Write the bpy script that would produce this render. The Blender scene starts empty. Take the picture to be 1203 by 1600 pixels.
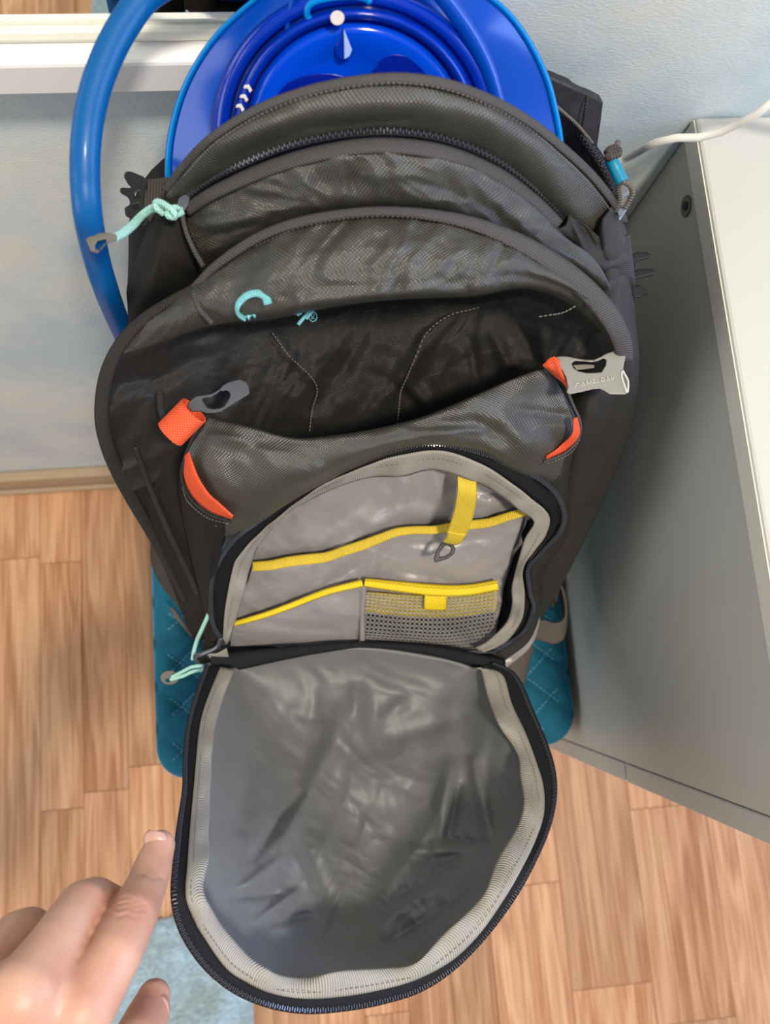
import bpy, bmesh, math, random
import numpy as np
from mathutils import Vector, Matrix, noise as mnoise

random.seed(7)
S = bpy.context.scene
COL = S.collection

# ------------------------------------------------------------------ camera
H, F = 1.2, 1200.0
CM = np.array([[0.99423322, 0.06614402, -0.08441133],
               [-0.0799102, 0.98188151, -0.17182278],
               [0.07151687, 0.17757725, 0.98150479]])
cam = bpy.data.cameras.new('camera')
cam.sensor_width = 36.0
cam.lens = F / 1600.0 * 36.0
cam.clip_start = 0.01
cam.dof.use_dof = True
cam.dof.focus_distance = 0.43
cam.dof.aperture_fstop = 9.0
camo = bpy.data.objects.new('camera', cam)
mw = Matrix.Identity(4)
for i in range(3):
    for j in range(3):
        mw[i][j] = CM[i, j]
mw[2][3] = H
camo.matrix_world = mw
COL.objects.link(camo)
S.camera = camo

# ------------------------------------------------------------------ light and exposure
w = bpy.data.worlds.new('room_light')
S.world = w
w.use_nodes = True
w.node_tree.nodes['Background'].inputs[0].default_value = (0.92, 0.97, 1.0, 1)
w.node_tree.nodes['Background'].inputs[1].default_value = 0.40


def area(name, loc, target, size, power, col, shape='DISK', sy=None):
    l = bpy.data.lights.new(name, 'AREA')
    l.shape = shape
    l.size = size
    if sy:
        l.size_y = sy
    l.energy = power
    l.color = col
    o = bpy.data.objects.new(name, l)
    o.location = loc
    o.rotation_euler = (Vector(target) - Vector(loc)).to_track_quat('-Z', 'Y').to_euler()
    COL.objects.link(o)
    return o


area('ceiling_lamp', (0.38, -0.42, 2.55), (0.05, 0.1, 0.6), 0.20, 33, (1.0, 0.91, 0.78))
area('window_daylight', (2.3, -0.10, 1.6), (0, 0.05, 0.7), 1.2, 42, (0.40, 0.56, 1.0), 'RECTANGLE', 1.3)

area('left_fill_light', (-2.3, -0.7, 1.6), (0.1, 0.05, 0.6), 1.5, 20, (0.92, 0.96, 1.0))  # added fill, no such lamp known; brightens cabinet side and left wall

S.view_settings.view_transform = 'Standard'
S.view_settings.look = 'None'
S.view_settings.exposure = 0.10
S.view_settings.gamma = 1.0
S.view_settings.use_curve_mapping = False
try:
    S.cycles.use_denoising = True
except Exception:
    pass

# ------------------------------------------------------------------ geometry helpers
CP = np.array([0, 0, H])


def ray(x, y):
    return CM @ np.array([(x - 601.5) / F, -(y - 800) / F, -1.0])


def P(x, y, z):
    d = ray(x, y)
    return CP + d * ((z - H) / d[2])


def PY(x, y, Y):
    d = ray(x, y)
    return CP + d * (Y / d[1])


def PX(x, y, X):
    d = ray(x, y)
    return CP + d * (X / d[0])


def up(p, l):
    d = CP - p
    return p + d / np.linalg.norm(d) * l


def cr(pts, n, closed=False):
    """even resampling of a Catmull-Rom curve"""
    p = np.array(pts, float)
    if len(p) == 1:
        return np.repeat(p, n, 0)
    if closed:
        q = np.vstack([p[-1], p, p[0], p[1]])
    else:
        q = np.vstack([2 * p[0] - p[1], p, 2 * p[-1] - p[-2]])
    out = []
    m = 14
    for i in range(1, len(q) - 2):
        a, b, c, d = q[i - 1], q[i], q[i + 1], q[i + 2]
        for k in range(m):
            t = k / m
            out.append(.5 * (2 * b + (c - a) * t + (2 * a - 5 * b + 4 * c - d) * t * t + (3 * b - a - 3 * c + d) * t ** 3))
    out.append(q[-2])
    out = np.array(out)
    sc = np.ones(out.shape[1])
    if out.shape[1] > 2 and np.abs(out[:, :2]).max() > 20:
        sc[2] = 1500.0
    s = np.concatenate([[0], np.cumsum(np.linalg.norm(np.diff(out * sc, axis=0), axis=1))])
    if closed:
        u = np.linspace(0, s[-1], n, endpoint=False)
    else:
        u = np.linspace(0, s[-1], n)
    return np.stack([np.interp(u, s, out[:, k]) for k in range(out.shape[1])], 1)


def cols(a, n):
    """spline resampling across rows, uniform parameter"""
    a = np.array(a)
    R = len(a)
    if R == 2:
        t = np.linspace(0, 1, n)[:, None, None]
        return a[0] * (1 - t) + a[1] * t
    q = np.concatenate([[2 * a[0] - a[1]], a, [2 * a[-1] - a[-2]]])
    out = []
    for v in np.linspace(0, R - 1, n):
        i = min(int(v), R - 2)
        t = v - i
        A, B, C_, D = q[i], q[i + 1], q[i + 2], q[i + 3]
        out.append(.5 * (2 * B + (C_ - A) * t + (2 * A - 5 * B + 4 * C_ - D) * t * t + (3 * B - A - 3 * C_ + D) * t ** 3))
    return np.array(out)


def link(o, parent=None):
    COL.objects.link(o)
    if parent is not None:
        o.parent = parent
        b = parent.location if parent.parent is None else Vector((0, 0, 0))
        o.matrix_parent_inverse = Matrix.Translation(-b)
    return o


def mesh_obj(name, verts, faces, mat, parent=None, smooth=True, uvs=None):
    me = bpy.data.meshes.new(name)
    me.from_pydata([tuple(map(float, v)) for v in verts], [], faces)
    if uvs is not None:
        ul = me.uv_layers.new(name='UVMap')
        flat = np.array(uvs, dtype=np.float32)
        idx = np.zeros(len(me.loops), dtype=np.int32)
        me.loops.foreach_get('vertex_index', idx)
        ul.data.foreach_set('uv', flat[idx].ravel())
    if smooth:
        me.polygons.foreach_set('use_smooth', [True] * len(me.polygons))
    me.materials.append(mat)
    me.update()
    o = bpy.data.objects.new(name, me)
    return link(o, parent)


def bm_obj(name, bm, mat, parent=None, smooth=False, bevel=0, seg=2):
    me = bpy.data.meshes.new(name)
    bm.normal_update()
    bm.to_mesh(me)
    bm.free()
    if smooth:
        me.polygons.foreach_set('use_smooth', [True] * len(me.polygons))
    me.materials.append(mat)
    o = bpy.data.objects.new(name, me)
    if bevel:
        b = o.modifiers.new('bevel', 'BEVEL')
        b.width = bevel
        b.segments = seg
        b.limit_method = 'ANGLE'
    return link(o, parent)


def thing(name, label, cat, loc, group=None):
    o = bpy.data.objects.new(name, None)
    o.empty_display_size = .05
    o.location = loc
    COL.objects.link(o)
    tag(o, label, cat, group)
    return o


def tag(o, label=None, cat=None, group=None, kind=None):
    if label:
        o['label'] = label
    if cat:
        o['category'] = cat
    if group:
        o['group'] = group
    if kind:
        o['kind'] = kind
    return o


def fold_lift(px, py, folds):
    d = np.zeros_like(px)
    for (x0, y0, x1, y1, wd, amp) in folds:
        dx, dy = x1 - x0, y1 - y0
        L2 = dx * dx + dy * dy + 1e-9
        t = np.clip(((px - x0) * dx + (py - y0) * dy) / L2, 0, 1)
        ex, ey = px - (x0 + t * dx), py - (y0 + t * dy)
        d += amp * np.exp(-(ex * ex + ey * ey) / (wd * wd)) * (0.55 + 0.45 * np.sin(np.pi * t))
    return d


def noise_lift(px, py, amp, sc, seed=0):
    out = np.zeros(px.shape)
    f = out.ravel()
    X, Y = px.ravel(), py.ravel()
    for i in range(len(f)):
        v = Vector((X[i] / sc, Y[i] / sc, seed * 7.3))
        f[i] = mnoise.noise(v) + .5 * mnoise.noise(v * 2.3)
    return f.reshape(px.shape) * amp


def crumple(px, py, amp, sc, seed=0, ang=.6, st=2.2):
    """creased-cloth relief: ridged noise drawn out along one direction, its ridges kept crisp"""
    c, s_ = math.cos(ang), math.sin(ang)
    out = np.zeros(px.shape).ravel()
    X, Y = px.ravel(), py.ravel()
    for i in range(len(out)):
        a, b_ = (X[i] * c + Y[i] * s_) / (sc * st), (-X[i] * s_ + Y[i] * c) / sc
        w1 = mnoise.noise(Vector((a * .8, b_ * .8, seed + 9.1)))
        v = Vector((a + w1 * .5, b_ + w1 * .7, seed * 3.7))
        out[i] = (1 - 2.2 * abs(mnoise.noise(v))) + .45 * (1 - 2.2 * abs(mnoise.noise(v * 2.1 + Vector((4, 1, 2)))))
    return (out.reshape(px.shape) - .75) * amp


def grid_mesh(name, pts, mat, parent, thick=.0012, face_cam=True, closed=False):
    """pts [v,u,3] world grid -> sheet with real thickness and metric UVs"""
    nv, nu = pts.shape[:2]
    V = pts.reshape(-1, 3)
    faces = []
    for j in range(nv - 1):
        for i in range(nu if closed else nu - 1):
            a = j * nu + i
            b = j * nu + (i + 1) % nu
            faces.append((a, b, b + nu, a + nu))
    c = pts[nv // 2, nu // 2]
    if face_cam:
        tot = 0
        for f in faces[::max(1, len(faces) // 60)]:
            n = np.cross(V[f[1]] - V[f[0]], V[f[3]] - V[f[0]])
            tot += np.dot(n, CP - V[f[0]]) / (np.linalg.norm(n) + 1e-12)
        if tot < 0:
            faces = [tuple(reversed(f)) for f in faces]
    du = np.linalg.norm(np.diff(pts, axis=1), axis=2)
    dv = np.linalg.norm(np.diff(pts, axis=0), axis=2)
    U = np.concatenate([np.zeros((nv, 1)), np.cumsum(du, 1)], 1)
    U = U - U.mean(1, keepdims=True)
    VV = np.concatenate([np.zeros((1, nu)), np.cumsum(dv, 0)], 0)
    VV = np.repeat(VV.mean(1, keepdims=True), nu, 1) * .7 + VV * .3
    o = mesh_obj(name, V, faces, mat, parent, True, np.stack([U.ravel(), VV.ravel()], 1))
    if thick:
        m = o.modifiers.new('thickness', 'SOLIDIFY')
        m.thickness = thick
        m.offset = -1
    return o


def sheet_pts(rows, nu, nv, folds=(), nz=None, lift=0, rim=None, cru=()):
    g = cols([cr(r, nu) for r in rows], nv)
    px, py, z = g[..., 0], g[..., 1], g[..., 2]
    L = fold_lift(px, py, folds) + lift
    if nz:
        for k, (amp, sc) in enumerate(nz):
            L = L + noise_lift(px, py, amp, sc, k + len(rows))
    for k, q in enumerate(cru):
        L = L + crumple(px, py, *q)
    if rim:                      # pillow swell between the two long edges
        v = np.linspace(0, 1, nv)[:, None]
        L = L + rim * np.sqrt(np.clip(4 * v * (1 - v), 0, 1))
    out = np.zeros(g.shape)
    for j in range(nv):
        for i in range(nu):
            out[j, i] = up(P(px[j, i], py[j, i], z[j, i]), L[j, i])
    return out


def sheet(name, rows, nu, nv, mat, parent, folds=(), nz=None, lift=0, thick=.0012, rim=None, cru=()):
    return grid_mesh(name, sheet_pts(rows, nu, nv, folds, nz, lift, rim, cru), mat, parent, thick)


def P3(path):
    return np.array([P(*p) for p in path])


def tube(name, pts, r, mat, parent=None, n=10, closed=False, taper=None, ell=None):
    """sweep a round section along world points"""
    pts = np.array(pts, float)
    N = len(pts)
    V, Fc = [], []
    T = np.gradient(pts, axis=0) if not closed else np.roll(pts, -1, 0) - np.roll(pts, 1, 0)
    T /= np.linalg.norm(T, axis=1)[:, None] + 1e-12
    a = np.array([0, 0, 1.0]) if abs(T[0][2]) < .8 else np.array([1.0, 0, 0])
    nrm = np.cross(T[0], a)
    nrm /= np.linalg.norm(nrm)
    for i in range(N):
        nrm = nrm - T[i] * np.dot(nrm, T[i])
        nrm /= np.linalg.norm(nrm) + 1e-12
        b = np.cross(T[i], nrm)
        rr = r if taper is None else r * taper[i]
        for k in range(n):
            t = 2 * math.pi * k / n
            V.append(pts[i] + rr * (math.cos(t) * nrm + (ell or 1) * math.sin(t) * b))
    for i in range(N if closed else N - 1):
        for k in range(n):
            i2 = (i + 1) % N
            Fc.append((i * n + k, i * n + (k + 1) % n, i2 * n + (k + 1) % n, i2 * n + k))
    if not closed:
        Fc.append(tuple(reversed(range(n))))
        Fc.append(tuple((N - 1) * n + k for k in range(n)))
    # metric uv
    s = np.concatenate([[0], np.cumsum(np.linalg.norm(np.diff(pts, axis=0), axis=1))])
    uv = [(s[i], k / n * 2 * math.pi * r) for i in range(N) for k in range(n)]
    return mesh_obj(name, V, Fc, mat, parent, True, uv)


def frames(pts):
    T = np.gradient(pts, axis=0)
    T /= np.linalg.norm(T, axis=1)[:, None]
    out = []
    for p, t in zip(pts, T):
        n = CP - p
        n = n - t * np.dot(n, t)
        n /= np.linalg.norm(n)
        out.append((p, t, np.cross(n, t), n))
    return out


def resample3(pts, step):
    pts = np.array(pts, float)
    s = np.concatenate([[0], np.cumsum(np.linalg.norm(np.diff(pts, axis=0), axis=1))])
    u = np.arange(0, s[-1], step)
    return np.stack([np.interp(u, s, pts[:, k]) for k in range(3)], 1)


def dashes(name, pts, step, size, mat, parent, stagger=0, lift=0, kind='stuff', slant=0):
    """small boxes along a path (zipper teeth, stitches), one mesh"""
    V, Fc = [], []
    q = resample3(pts, step)
    if len(q) < 3:
        return
    for i, (p, t, b, n) in enumerate(frames(q)):
        off = (stagger if i % 2 else -stagger)
        t2 = t + b * slant
        c = p + b * off + n * lift
        k = len(V)
        for sx, sy, sz in ((-1, -1, -1), (1, -1, -1), (1, 1, -1), (-1, 1, -1), (-.7, -.8, 1), (.7, -.8, 1), (.7, .8, 1), (-.7, .8, 1)):
            V.append(c + t2 * sx * size[0] / 2 + b * sy * size[1] / 2 + n * sz * size[2] / 2)
        for f in ((4, 5, 6, 7), (0, 1, 5, 4), (1, 2, 6, 5), (2, 3, 7, 6), (3, 0, 4, 7)):
            Fc.append(tuple(k + x for x in f))
    o = mesh_obj(name, V, Fc, mat, parent, False)
    if kind:
        o['kind'] = kind
    return o


def polyprism(outline, holes, frame_fn, h, mat, name, parent, bevel=.0006, soft=False):
    """extrude a 2-D outline (with holes) given in a local frame; frame_fn(x,y,h)->world"""
    bm = bmesh.new()
    es = []
    for loop in [outline] + holes:
        vs = [bm.verts.new((p[0], p[1], 0)) for p in loop]
        for i in range(len(vs)):
            es.append(bm.edges.new((vs[i], vs[(i + 1) % len(vs)])))
    r = bmesh.ops.triangle_fill(bm, use_beauty=True, use_dissolve=False, edges=es)
    fs = [f for f in bm.faces]
    e = bmesh.ops.extrude_face_region(bm, geom=fs)
    for v in [g for g in e['geom'] if isinstance(g, bmesh.types.BMVert)]:
        v.co.z = 1.0
    for v in bm.verts:
        v.co = Vector(frame_fn(v.co.x, v.co.y, v.co.z * h))
    bmesh.ops.recalc_face_normals(bm, faces=bm.faces)
    o = bm_obj(name, bm, mat, parent, soft, bevel, 4 if soft else 2)
    if soft:
        wn = o.modifiers.new('soft_normals', 'WEIGHTED_NORMAL')
        wn.keep_sharp = False
    return o


def px_frame(z0, gx=0, gy=0, cx=0, cy=0):
    """frame for flat hard parts: pixel x, y -> world point on a tilted plane, h towards the viewer"""
    def fn(x, y, h):
        p = P(x, y, z0 + gx * (x - cx) + gy * (y - cy))
        return up(p, h)
    return fn


def box_bm(bm, lo, hi):
    x0, y0, z0 = lo
    x1, y1, z1 = hi
    v = [bm.verts.new(c) for c in ((x0, y0, z0), (x1, y0, z0), (x1, y1, z0), (x0, y1, z0), (x0, y0, z1), (x1, y0, z1), (x1, y1, z1), (x0, y1, z1))]
    for f in ((3, 2, 1, 0), (4, 5, 6, 7), (0, 1, 5, 4), (1, 2, 6, 5), (2, 3, 7, 6), (3, 0, 4, 7)):
        bm.faces.new([v[i] for i in f])


def box(name, lo, hi, mat, parent=None, bevel=.001):
    bm = bmesh.new()
    box_bm(bm, lo, hi)
    return bm_obj(name, bm, mat, parent, False, bevel)


# ------------------------------------------------------------------ materials
def newmat(name):
    m = bpy.data.materials.new(name)
    m.use_nodes = True
    return m, m.node_tree, m.node_tree.nodes['Principled BSDF']


def setp(b, **k):
    for a, v in k.items():
        nm = {'rough': 'Roughness', 'spec': 'Specular IOR Level', 'metal': 'Metallic', 'sheen': 'Sheen Weight', 'coat': 'Coat Weight',
              'trans': 'Transmission Weight', 'sss': 'Subsurface Weight', 'aniso': 'Anisotropic', 'sheenr': 'Sheen Roughness', 'coatr': 'Coat Roughness', 'ior': 'IOR'}[a]
        b.inputs[nm].default_value = v


def plain(name, col, rough=.5, spec=.5, bump=0, scale=300, **k):
    m, t, b = newmat(name)
    b.inputs['Base Color'].default_value = (*col, 1)
    setp(b, rough=rough, spec=spec, **k)
    n = t.nodes.new('ShaderNodeTexNoise')
    n.inputs['Scale'].default_value = scale
    g = t.nodes.new('ShaderNodeNewGeometry')
    t.links.new(g.outputs['Position'], n.inputs['Vector'])
    if bump:
        bp = t.nodes.new('ShaderNodeBump')
        bp.inputs['Strength'].default_value = bump
        bp.inputs['Distance'].default_value = .0006
        t.links.new(n.outputs['Fac'], bp.inputs['Height'])
        t.links.new(bp.outputs['Normal'], b.inputs['Normal'])
    else:
        mx = t.nodes.new('ShaderNodeMix')
        mx.data_type = 'RGBA'
        mx.inputs[6].default_value = (*[c * .93 for c in col], 1)
        mx.inputs[7].default_value = (*[min(1, c * 1.06) for c in col], 1)
        t.links.new(n.outputs['Fac'], mx.inputs[0])
        t.links.new(mx.outputs[2], b.inputs['Base Color'])
    return m


def math_node(t, op, a, b=None):
    n = t.nodes.new('ShaderNodeMath')
    n.operation = op
    for i, v in enumerate((a, b)):
        if v is None:
            continue
        if isinstance(v, (int, float)):
            n.inputs[i].default_value = v
        else:
            t.links.new(v, n.inputs[i])
    return n.outputs[0]


def weave(name, col, pu, pv, col2=None, rough=.5, spec=.5, bump=.5, depth=.0003, diag=False, mode='mul', cloud=.12, **k):
    """woven cloth: a weave of period pu x pv metres on the metric UV map"""
    m, t, b = newmat(name)
    setp(b, rough=rough, spec=spec, **k)
    uv = t.nodes.new('ShaderNodeUVMap')
    uv.uv_map = 'UVMap'
    s = t.nodes.new('ShaderNodeSeparateXYZ')
    t.links.new(uv.outputs[0], s.inputs[0])
    u, v = s.outputs[0], s.outputs[1]
    if diag:
        u, v = math_node(t, 'ADD', u, v), math_node(t, 'SUBTRACT', v, u)
    su = math_node(t, 'SINE', math_node(t, 'MULTIPLY', u, 2 * math.pi / pu))
    if mode == 'u':
        h = su
    else:
        sv = math_node(t, 'SINE', math_node(t, 'MULTIPLY', v, 2 * math.pi / pv))
        h = math_node(t, 'MULTIPLY', su, sv)
    h01 = math_node(t, 'MULTIPLY_ADD', h, .5)
    h01.node.inputs[2].default_value = .5
    n = t.nodes.new('ShaderNodeTexNoise')
    n.inputs['Scale'].default_value = 45
    g = t.nodes.new('ShaderNodeNewGeometry')
    t.links.new(g.outputs['Position'], n.inputs['Vector'])
    col2 = col2 or tuple(min(1, c * 1.5) for c in col)
    mx = t.nodes.new('ShaderNodeMix')
    mx.data_type = 'RGBA'
    mx.inputs[6].default_value = (*col, 1)
    mx.inputs[7].default_value = (*col2, 1)
    t.links.new(h01, mx.inputs[0])
    hs = t.nodes.new('ShaderNodeHueSaturation')
    val = math_node(t, 'MULTIPLY_ADD', n.outputs['Fac'], cloud * 2)
    val.node.inputs[2].default_value = 1 - cloud
    t.links.new(val, hs.inputs['Value'])
    t.links.new(mx.outputs[2], hs.inputs['Color'])
    t.links.new(hs.outputs[0], b.inputs['Base Color'])
    bp = t.nodes.new('ShaderNodeBump')
    bp.inputs['Strength'].default_value = bump
    bp.inputs['Distance'].default_value = depth
    t.links.new(h, bp.inputs['Height'])
    t.links.new(bp.outputs['Normal'], b.inputs['Normal'])
    return m


M_SHELL = weave('charcoal_ripstop', (.022, .0205, .017), .0018, .0018, (.092, .086, .067), rough=.40, spec=.8, bump=.6, depth=.0003)  # ripstop dots; weave glint is put into the paler thread colour
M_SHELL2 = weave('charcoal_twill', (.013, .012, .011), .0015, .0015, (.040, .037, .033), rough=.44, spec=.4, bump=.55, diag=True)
M_DARK = weave('black_stretch_cloth', (.014, .013, .012), .0012, .0012, (.024, .022, .020), rough=.7, spec=.12, bump=.3)
M_BIND = weave('charcoal_binding_tape', (.050, .046, .045), .0016, .0016, (.135, .125, .122), rough=.75, spec=.25, bump=.8, depth=.0005)
M_BIND2 = weave('black_binding_tape', (.022, .020, .019), .0016, .0016, (.058, .053, .05), rough=.75, spec=.25, bump=.8, depth=.0005)
M_LINING = weave('grey_nylon_lining', (.26, .235, .235), .0007, .0007, (.375, .34, .34), rough=.34, spec=1.0, bump=.18, depth=.0001, sheen=.25)
M_LINING2 = weave('grey_nylon_lining_shaded', (.125, .126, .128), .0007, .0007, (.168, .167, .168), rough=.44, spec=.5, bump=.18, depth=.0001, sheen=.15)  # lid copy of the grey lining, darkened to paint in shade
M_GROS = weave('grey_grosgrain', (.28, .255, .215), .0015, 1, (.45, .415, .36), rough=.7, spec=.25, bump=.55, depth=.0004, mode='u')
M_YEL = weave('yellow_grosgrain', (.75, .50, .02), .0013, 1, (.90, .66, .08), rough=.6, spec=.3, bump=.8, depth=.0004, mode='u')
M_YEL2 = weave('yellow_elastic', (.85, .60, .015), .003, .0022, (.92, .68, .03), rough=.55, spec=.3, bump=.5, depth=.0006)
M_ORG = weave('orange_webbing', (.85, .075, .018), .0018, .0018, (1.0, .14, .05), rough=.55, spec=.35, bump=.7, depth=.0004)
M_WEB = weave('dark_webbing', (.040, .032, .028), .0014, 1, (.085, .07, .06), rough=.65, spec=.3, bump=.7, depth=.0004, mode='u')
M_WEBL = weave('brown_grey_webbing', (.10, .085, .07), .0014, 1, (.17, .145, .125), rough=.65, spec=.3, bump=.7, depth=.0004, mode='u')
M_TAPE = weave('black_zipper_tape', (.008, .008, .010), .0012, .0012, (.020, .020, .024), rough=.7, spec=.2, bump=.5)
M_TEETH = plain('black_zipper_teeth', (.045, .047, .060), .22, .9)
M_THREAD = plain('grey_thread', (.19, .175, .155), .7, .2)
M_THREADD = plain('dark_thread', (.09, .08, .065), .7, .2)
M_PLGREY = plain('grey_buckle_plastic', (.25, .235, .205), .38, .5, bump=.06, scale=900)
M_PLDARK = plain('slate_buckle_plastic', (.095, .10, .115), .35, .55, bump=.05, scale=900)
M_PLBLK = plain('black_buckle_plastic', (.010, .010, .010), .5, .3, bump=.05, scale=900)
M_PLTAUPE = plain('taupe_rubber', (.14, .125, .10), .5, .4, bump=.1, scale=600)
M_MINT = weave('mint_cord', (.36, .70, .60), .0016, .0016, (.52, .86, .76), rough=.7, spec=.3, bump=.8, depth=.0004)
M_CYAN = weave('cyan_embroidery', (.20, .62, .66), .0009, 1, (.34, .80, .82), rough=.55, spec=.4, bump=.9, depth=.0004, mode='u')
M_TEAL = plain('teal_rubber', (.0, .21, .34), .4, .5)
M_STEEL = plain('dark_zipper_metal', (.30, .32, .36), .25, .5, metal=.9)
M_GUN = plain('gunmetal_hook', (.07, .068, .066), .25, .6, metal=.4)
M_WHITE = plain('white_laminate', (.53, .515, .455), .38, .4, bump=.02, scale=60)
M_FRAME = plain('white_frame_plastic', (.84, .82, .79), .35, .45, bump=.02, scale=90)
M_PRINT = plain('white_print', (.80, .72, .68), .35, .5)
M_CABLE = plain('white_cable_jacket', (.74, .72, .66), .4, .4)
M_SCREW = plain('dark_fastener', (.12, .12, .11), .35, .5, metal=.6)
M_BASE = plain('wood_baseboard', (.46, .33, .21), .5, .35, bump=.05, scale=30)
M_WOODLEG = plain('dark_stool_leg', (.03, .03, .032), .4, .5, metal=.3)


def blue_plastic(name, col, tcol, tr=.35, rough=.22):
    m, t, b = newmat(name)
    b.inputs['Base Color'].default_value = (*col, 1)
    setp(b, rough=rough, spec=.45, coat=.2, coatr=.12)
    tl = t.nodes.new('ShaderNodeBsdfTranslucent')
    tl.inputs[0].default_value = (*tcol, 1)
    n = t.nodes.new('ShaderNodeTexNoise')
    n.inputs['Scale'].default_value = 22
    g = t.nodes.new('ShaderNodeNewGeometry')
    t.links.new(g.outputs['Position'], n.inputs['Vector'])
    bp = t.nodes.new('ShaderNodeBump')
    bp.inputs['Strength'].default_value = .1
    bp.inputs['Distance'].default_value = .003
    t.links.new(n.outputs['Fac'], bp.inputs['Height'])
    t.links.new(bp.outputs['Normal'], b.inputs['Normal'])
    mx = t.nodes.new('ShaderNodeMixShader')
    mx.inputs[0].default_value = tr
    t.links.new(b.outputs[0], mx.inputs[1])
    t.links.new(tl.outputs[0], mx.inputs[2])
    t.links.new(mx.outputs[0], t.nodes['Material Output'].inputs[0])
    return m


M_FILM = blue_plastic('blue_reservoir_film', (.0, .070, .50), (.0, .16, .75), .2)
M_FILMRIM = blue_plastic('pale_blue_weld', (.0, .30, .78), (.05, .55, .95), .4)
M_CAPRING = blue_plastic('blue_cap_ring', (.0, .035, .46), (.0, .12, .8), .25, .15)
M_CAP = blue_plastic('blue_cap', (.0, .085, .80), (.0, .16, 1.0), .3, .15)
M_CAPSHADE = blue_plastic('shaded_blue_cap', (.0, .012, .30), (.0, .03, .6), .15, .2)
M_TUBE = blue_plastic('blue_tube', (.0, .135, .40), (.0, .36, .70), .4, .42)

# skin
M_SKIN, t, b = newmat('skin')
setp(b, rough=.45, spec=.4, sss=.18)
b.inputs['Subsurface Radius'].default_value = (.012, .004, .002)
b.inputs['Subsurface Scale'].default_value = .4
g = t.nodes.new('ShaderNodeNewGeometry')
n = t.nodes.new('ShaderNodeTexNoise')
n.inputs['Scale'].default_value = 38
n.inputs['Detail'].default_value = 6
t.links.new(g.outputs['Position'], n.inputs['Vector'])
cr_ = t.nodes.new('ShaderNodeValToRGB')
cr_.color_ramp.elements[0].position = .35
cr_.color_ramp.elements[0].color = (.53, .255, .175, 1)
cr_.color_ramp.elements[1].position = .68
cr_.color_ramp.elements[1].color = (.64, .375, .27, 1)
t.links.new(n.outputs['Fac'], cr_.inputs[0])
t.links.new(cr_.outputs[0], b.inputs['Base Color'])
n2 = t.nodes.new('ShaderNodeTexVoronoi')
n2.inputs['Scale'].default_value = 900
t.links.new(g.outputs['Position'], n2.inputs['Vector'])
bp = t.nodes.new('ShaderNodeBump')
bp.inputs['Strength'].default_value = .12
bp.inputs['Distance'].default_value = .0003
t.links.new(n2.outputs['Distance'], bp.inputs['Height'])
t.links.new(bp.outputs['Normal'], b.inputs['Normal'])
M_NAIL = plain('fingernail', (.50, .29, .225), .35, .4)

# velvet
M_VELVET, t, b = newmat('teal_velvet')
setp(b, rough=.8, spec=.15, sheen=.7, sheenr=.4)
b.inputs['Sheen Tint'].default_value = (.15, .55, .85, 1)
g = t.nodes.new('ShaderNodeNewGeometry')
n = t.nodes.new('ShaderNodeTexNoise')
n.inputs['Scale'].default_value = 35
n.inputs['Detail'].default_value = 5
t.links.new(g.outputs['Position'], n.inputs['Vector'])
mx = t.nodes.new('ShaderNodeMix')
mx.data_type = 'RGBA'
mx.inputs[6].default_value = (.008, .075, .125, 1)
mx.inputs[7].default_value = (.013, .13, .20, 1)
t.links.new(n.outputs['Fac'], mx.inputs[0])
t.links.new(mx.outputs[2], b.inputs['Base Color'])
M_VTHREAD = plain('pale_blue_thread', (.10, .26, .36), .8, .2)

# wallpaper: mottled grey-blue with cream, fine ribbed relief
M_WALL, t, b = newmat('textured_wallpaper')
setp(b, rough=.5, spec=.35)
g = t.nodes.new('ShaderNodeNewGeometry')
n = t.nodes.new('ShaderNodeTexNoise')
n.inputs['Scale'].default_value = 7
n.inputs['Detail'].default_value = 7
n.inputs['Roughness'].default_value = .6
t.links.new(g.outputs['Position'], n.inputs['Vector'])
r = t.nodes.new('ShaderNodeValToRGB')
r.color_ramp.elements[0].position = .36
r.color_ramp.elements[0].color = (.53, .64, .70, 1)
r.color_ramp.elements[1].position = .64
r.color_ramp.elements[1].color = (.76, .755, .68, 1)
e = r.color_ramp.elements.new(.5)
e.color = (.66, .73, .745, 1)
t.links.new(n.outputs['Fac'], r.inputs[0])
t.links.new(r.outputs[0], b.inputs['Base Color'])
mp = t.nodes.new('ShaderNodeMapping')
mp.inputs['Scale'].default_value = (420, 420, 800)
t.links.new(g.outputs['Position'], mp.inputs[0])
n2 = t.nodes.new('ShaderNodeTexNoise')
n2.inputs['Scale'].default_value = 1.0
n2.inputs['Detail'].default_value = 4
n3 = t.nodes.new('ShaderNodeTexNoise')
n3.inputs['Scale'].default_value = 60
n3.inputs['Detail'].default_value = 6
t.links.new(mp.outputs[0], n2.inputs['Vector'])
t.links.new(g.outputs['Position'], n3.inputs['Vector'])
hh = math_node(t, 'ADD', math_node(t, 'MULTIPLY', n2.outputs['Fac'], .8), n3.outputs['Fac'])
bp = t.nodes.new('ShaderNodeBump')
bp.inputs['Strength'].default_value = .30
bp.inputs['Distance'].default_value = .0010
t.links.new(hh, bp.inputs['Height'])
t.links.new(bp.outputs['Normal'], b.inputs['Normal'])

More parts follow.
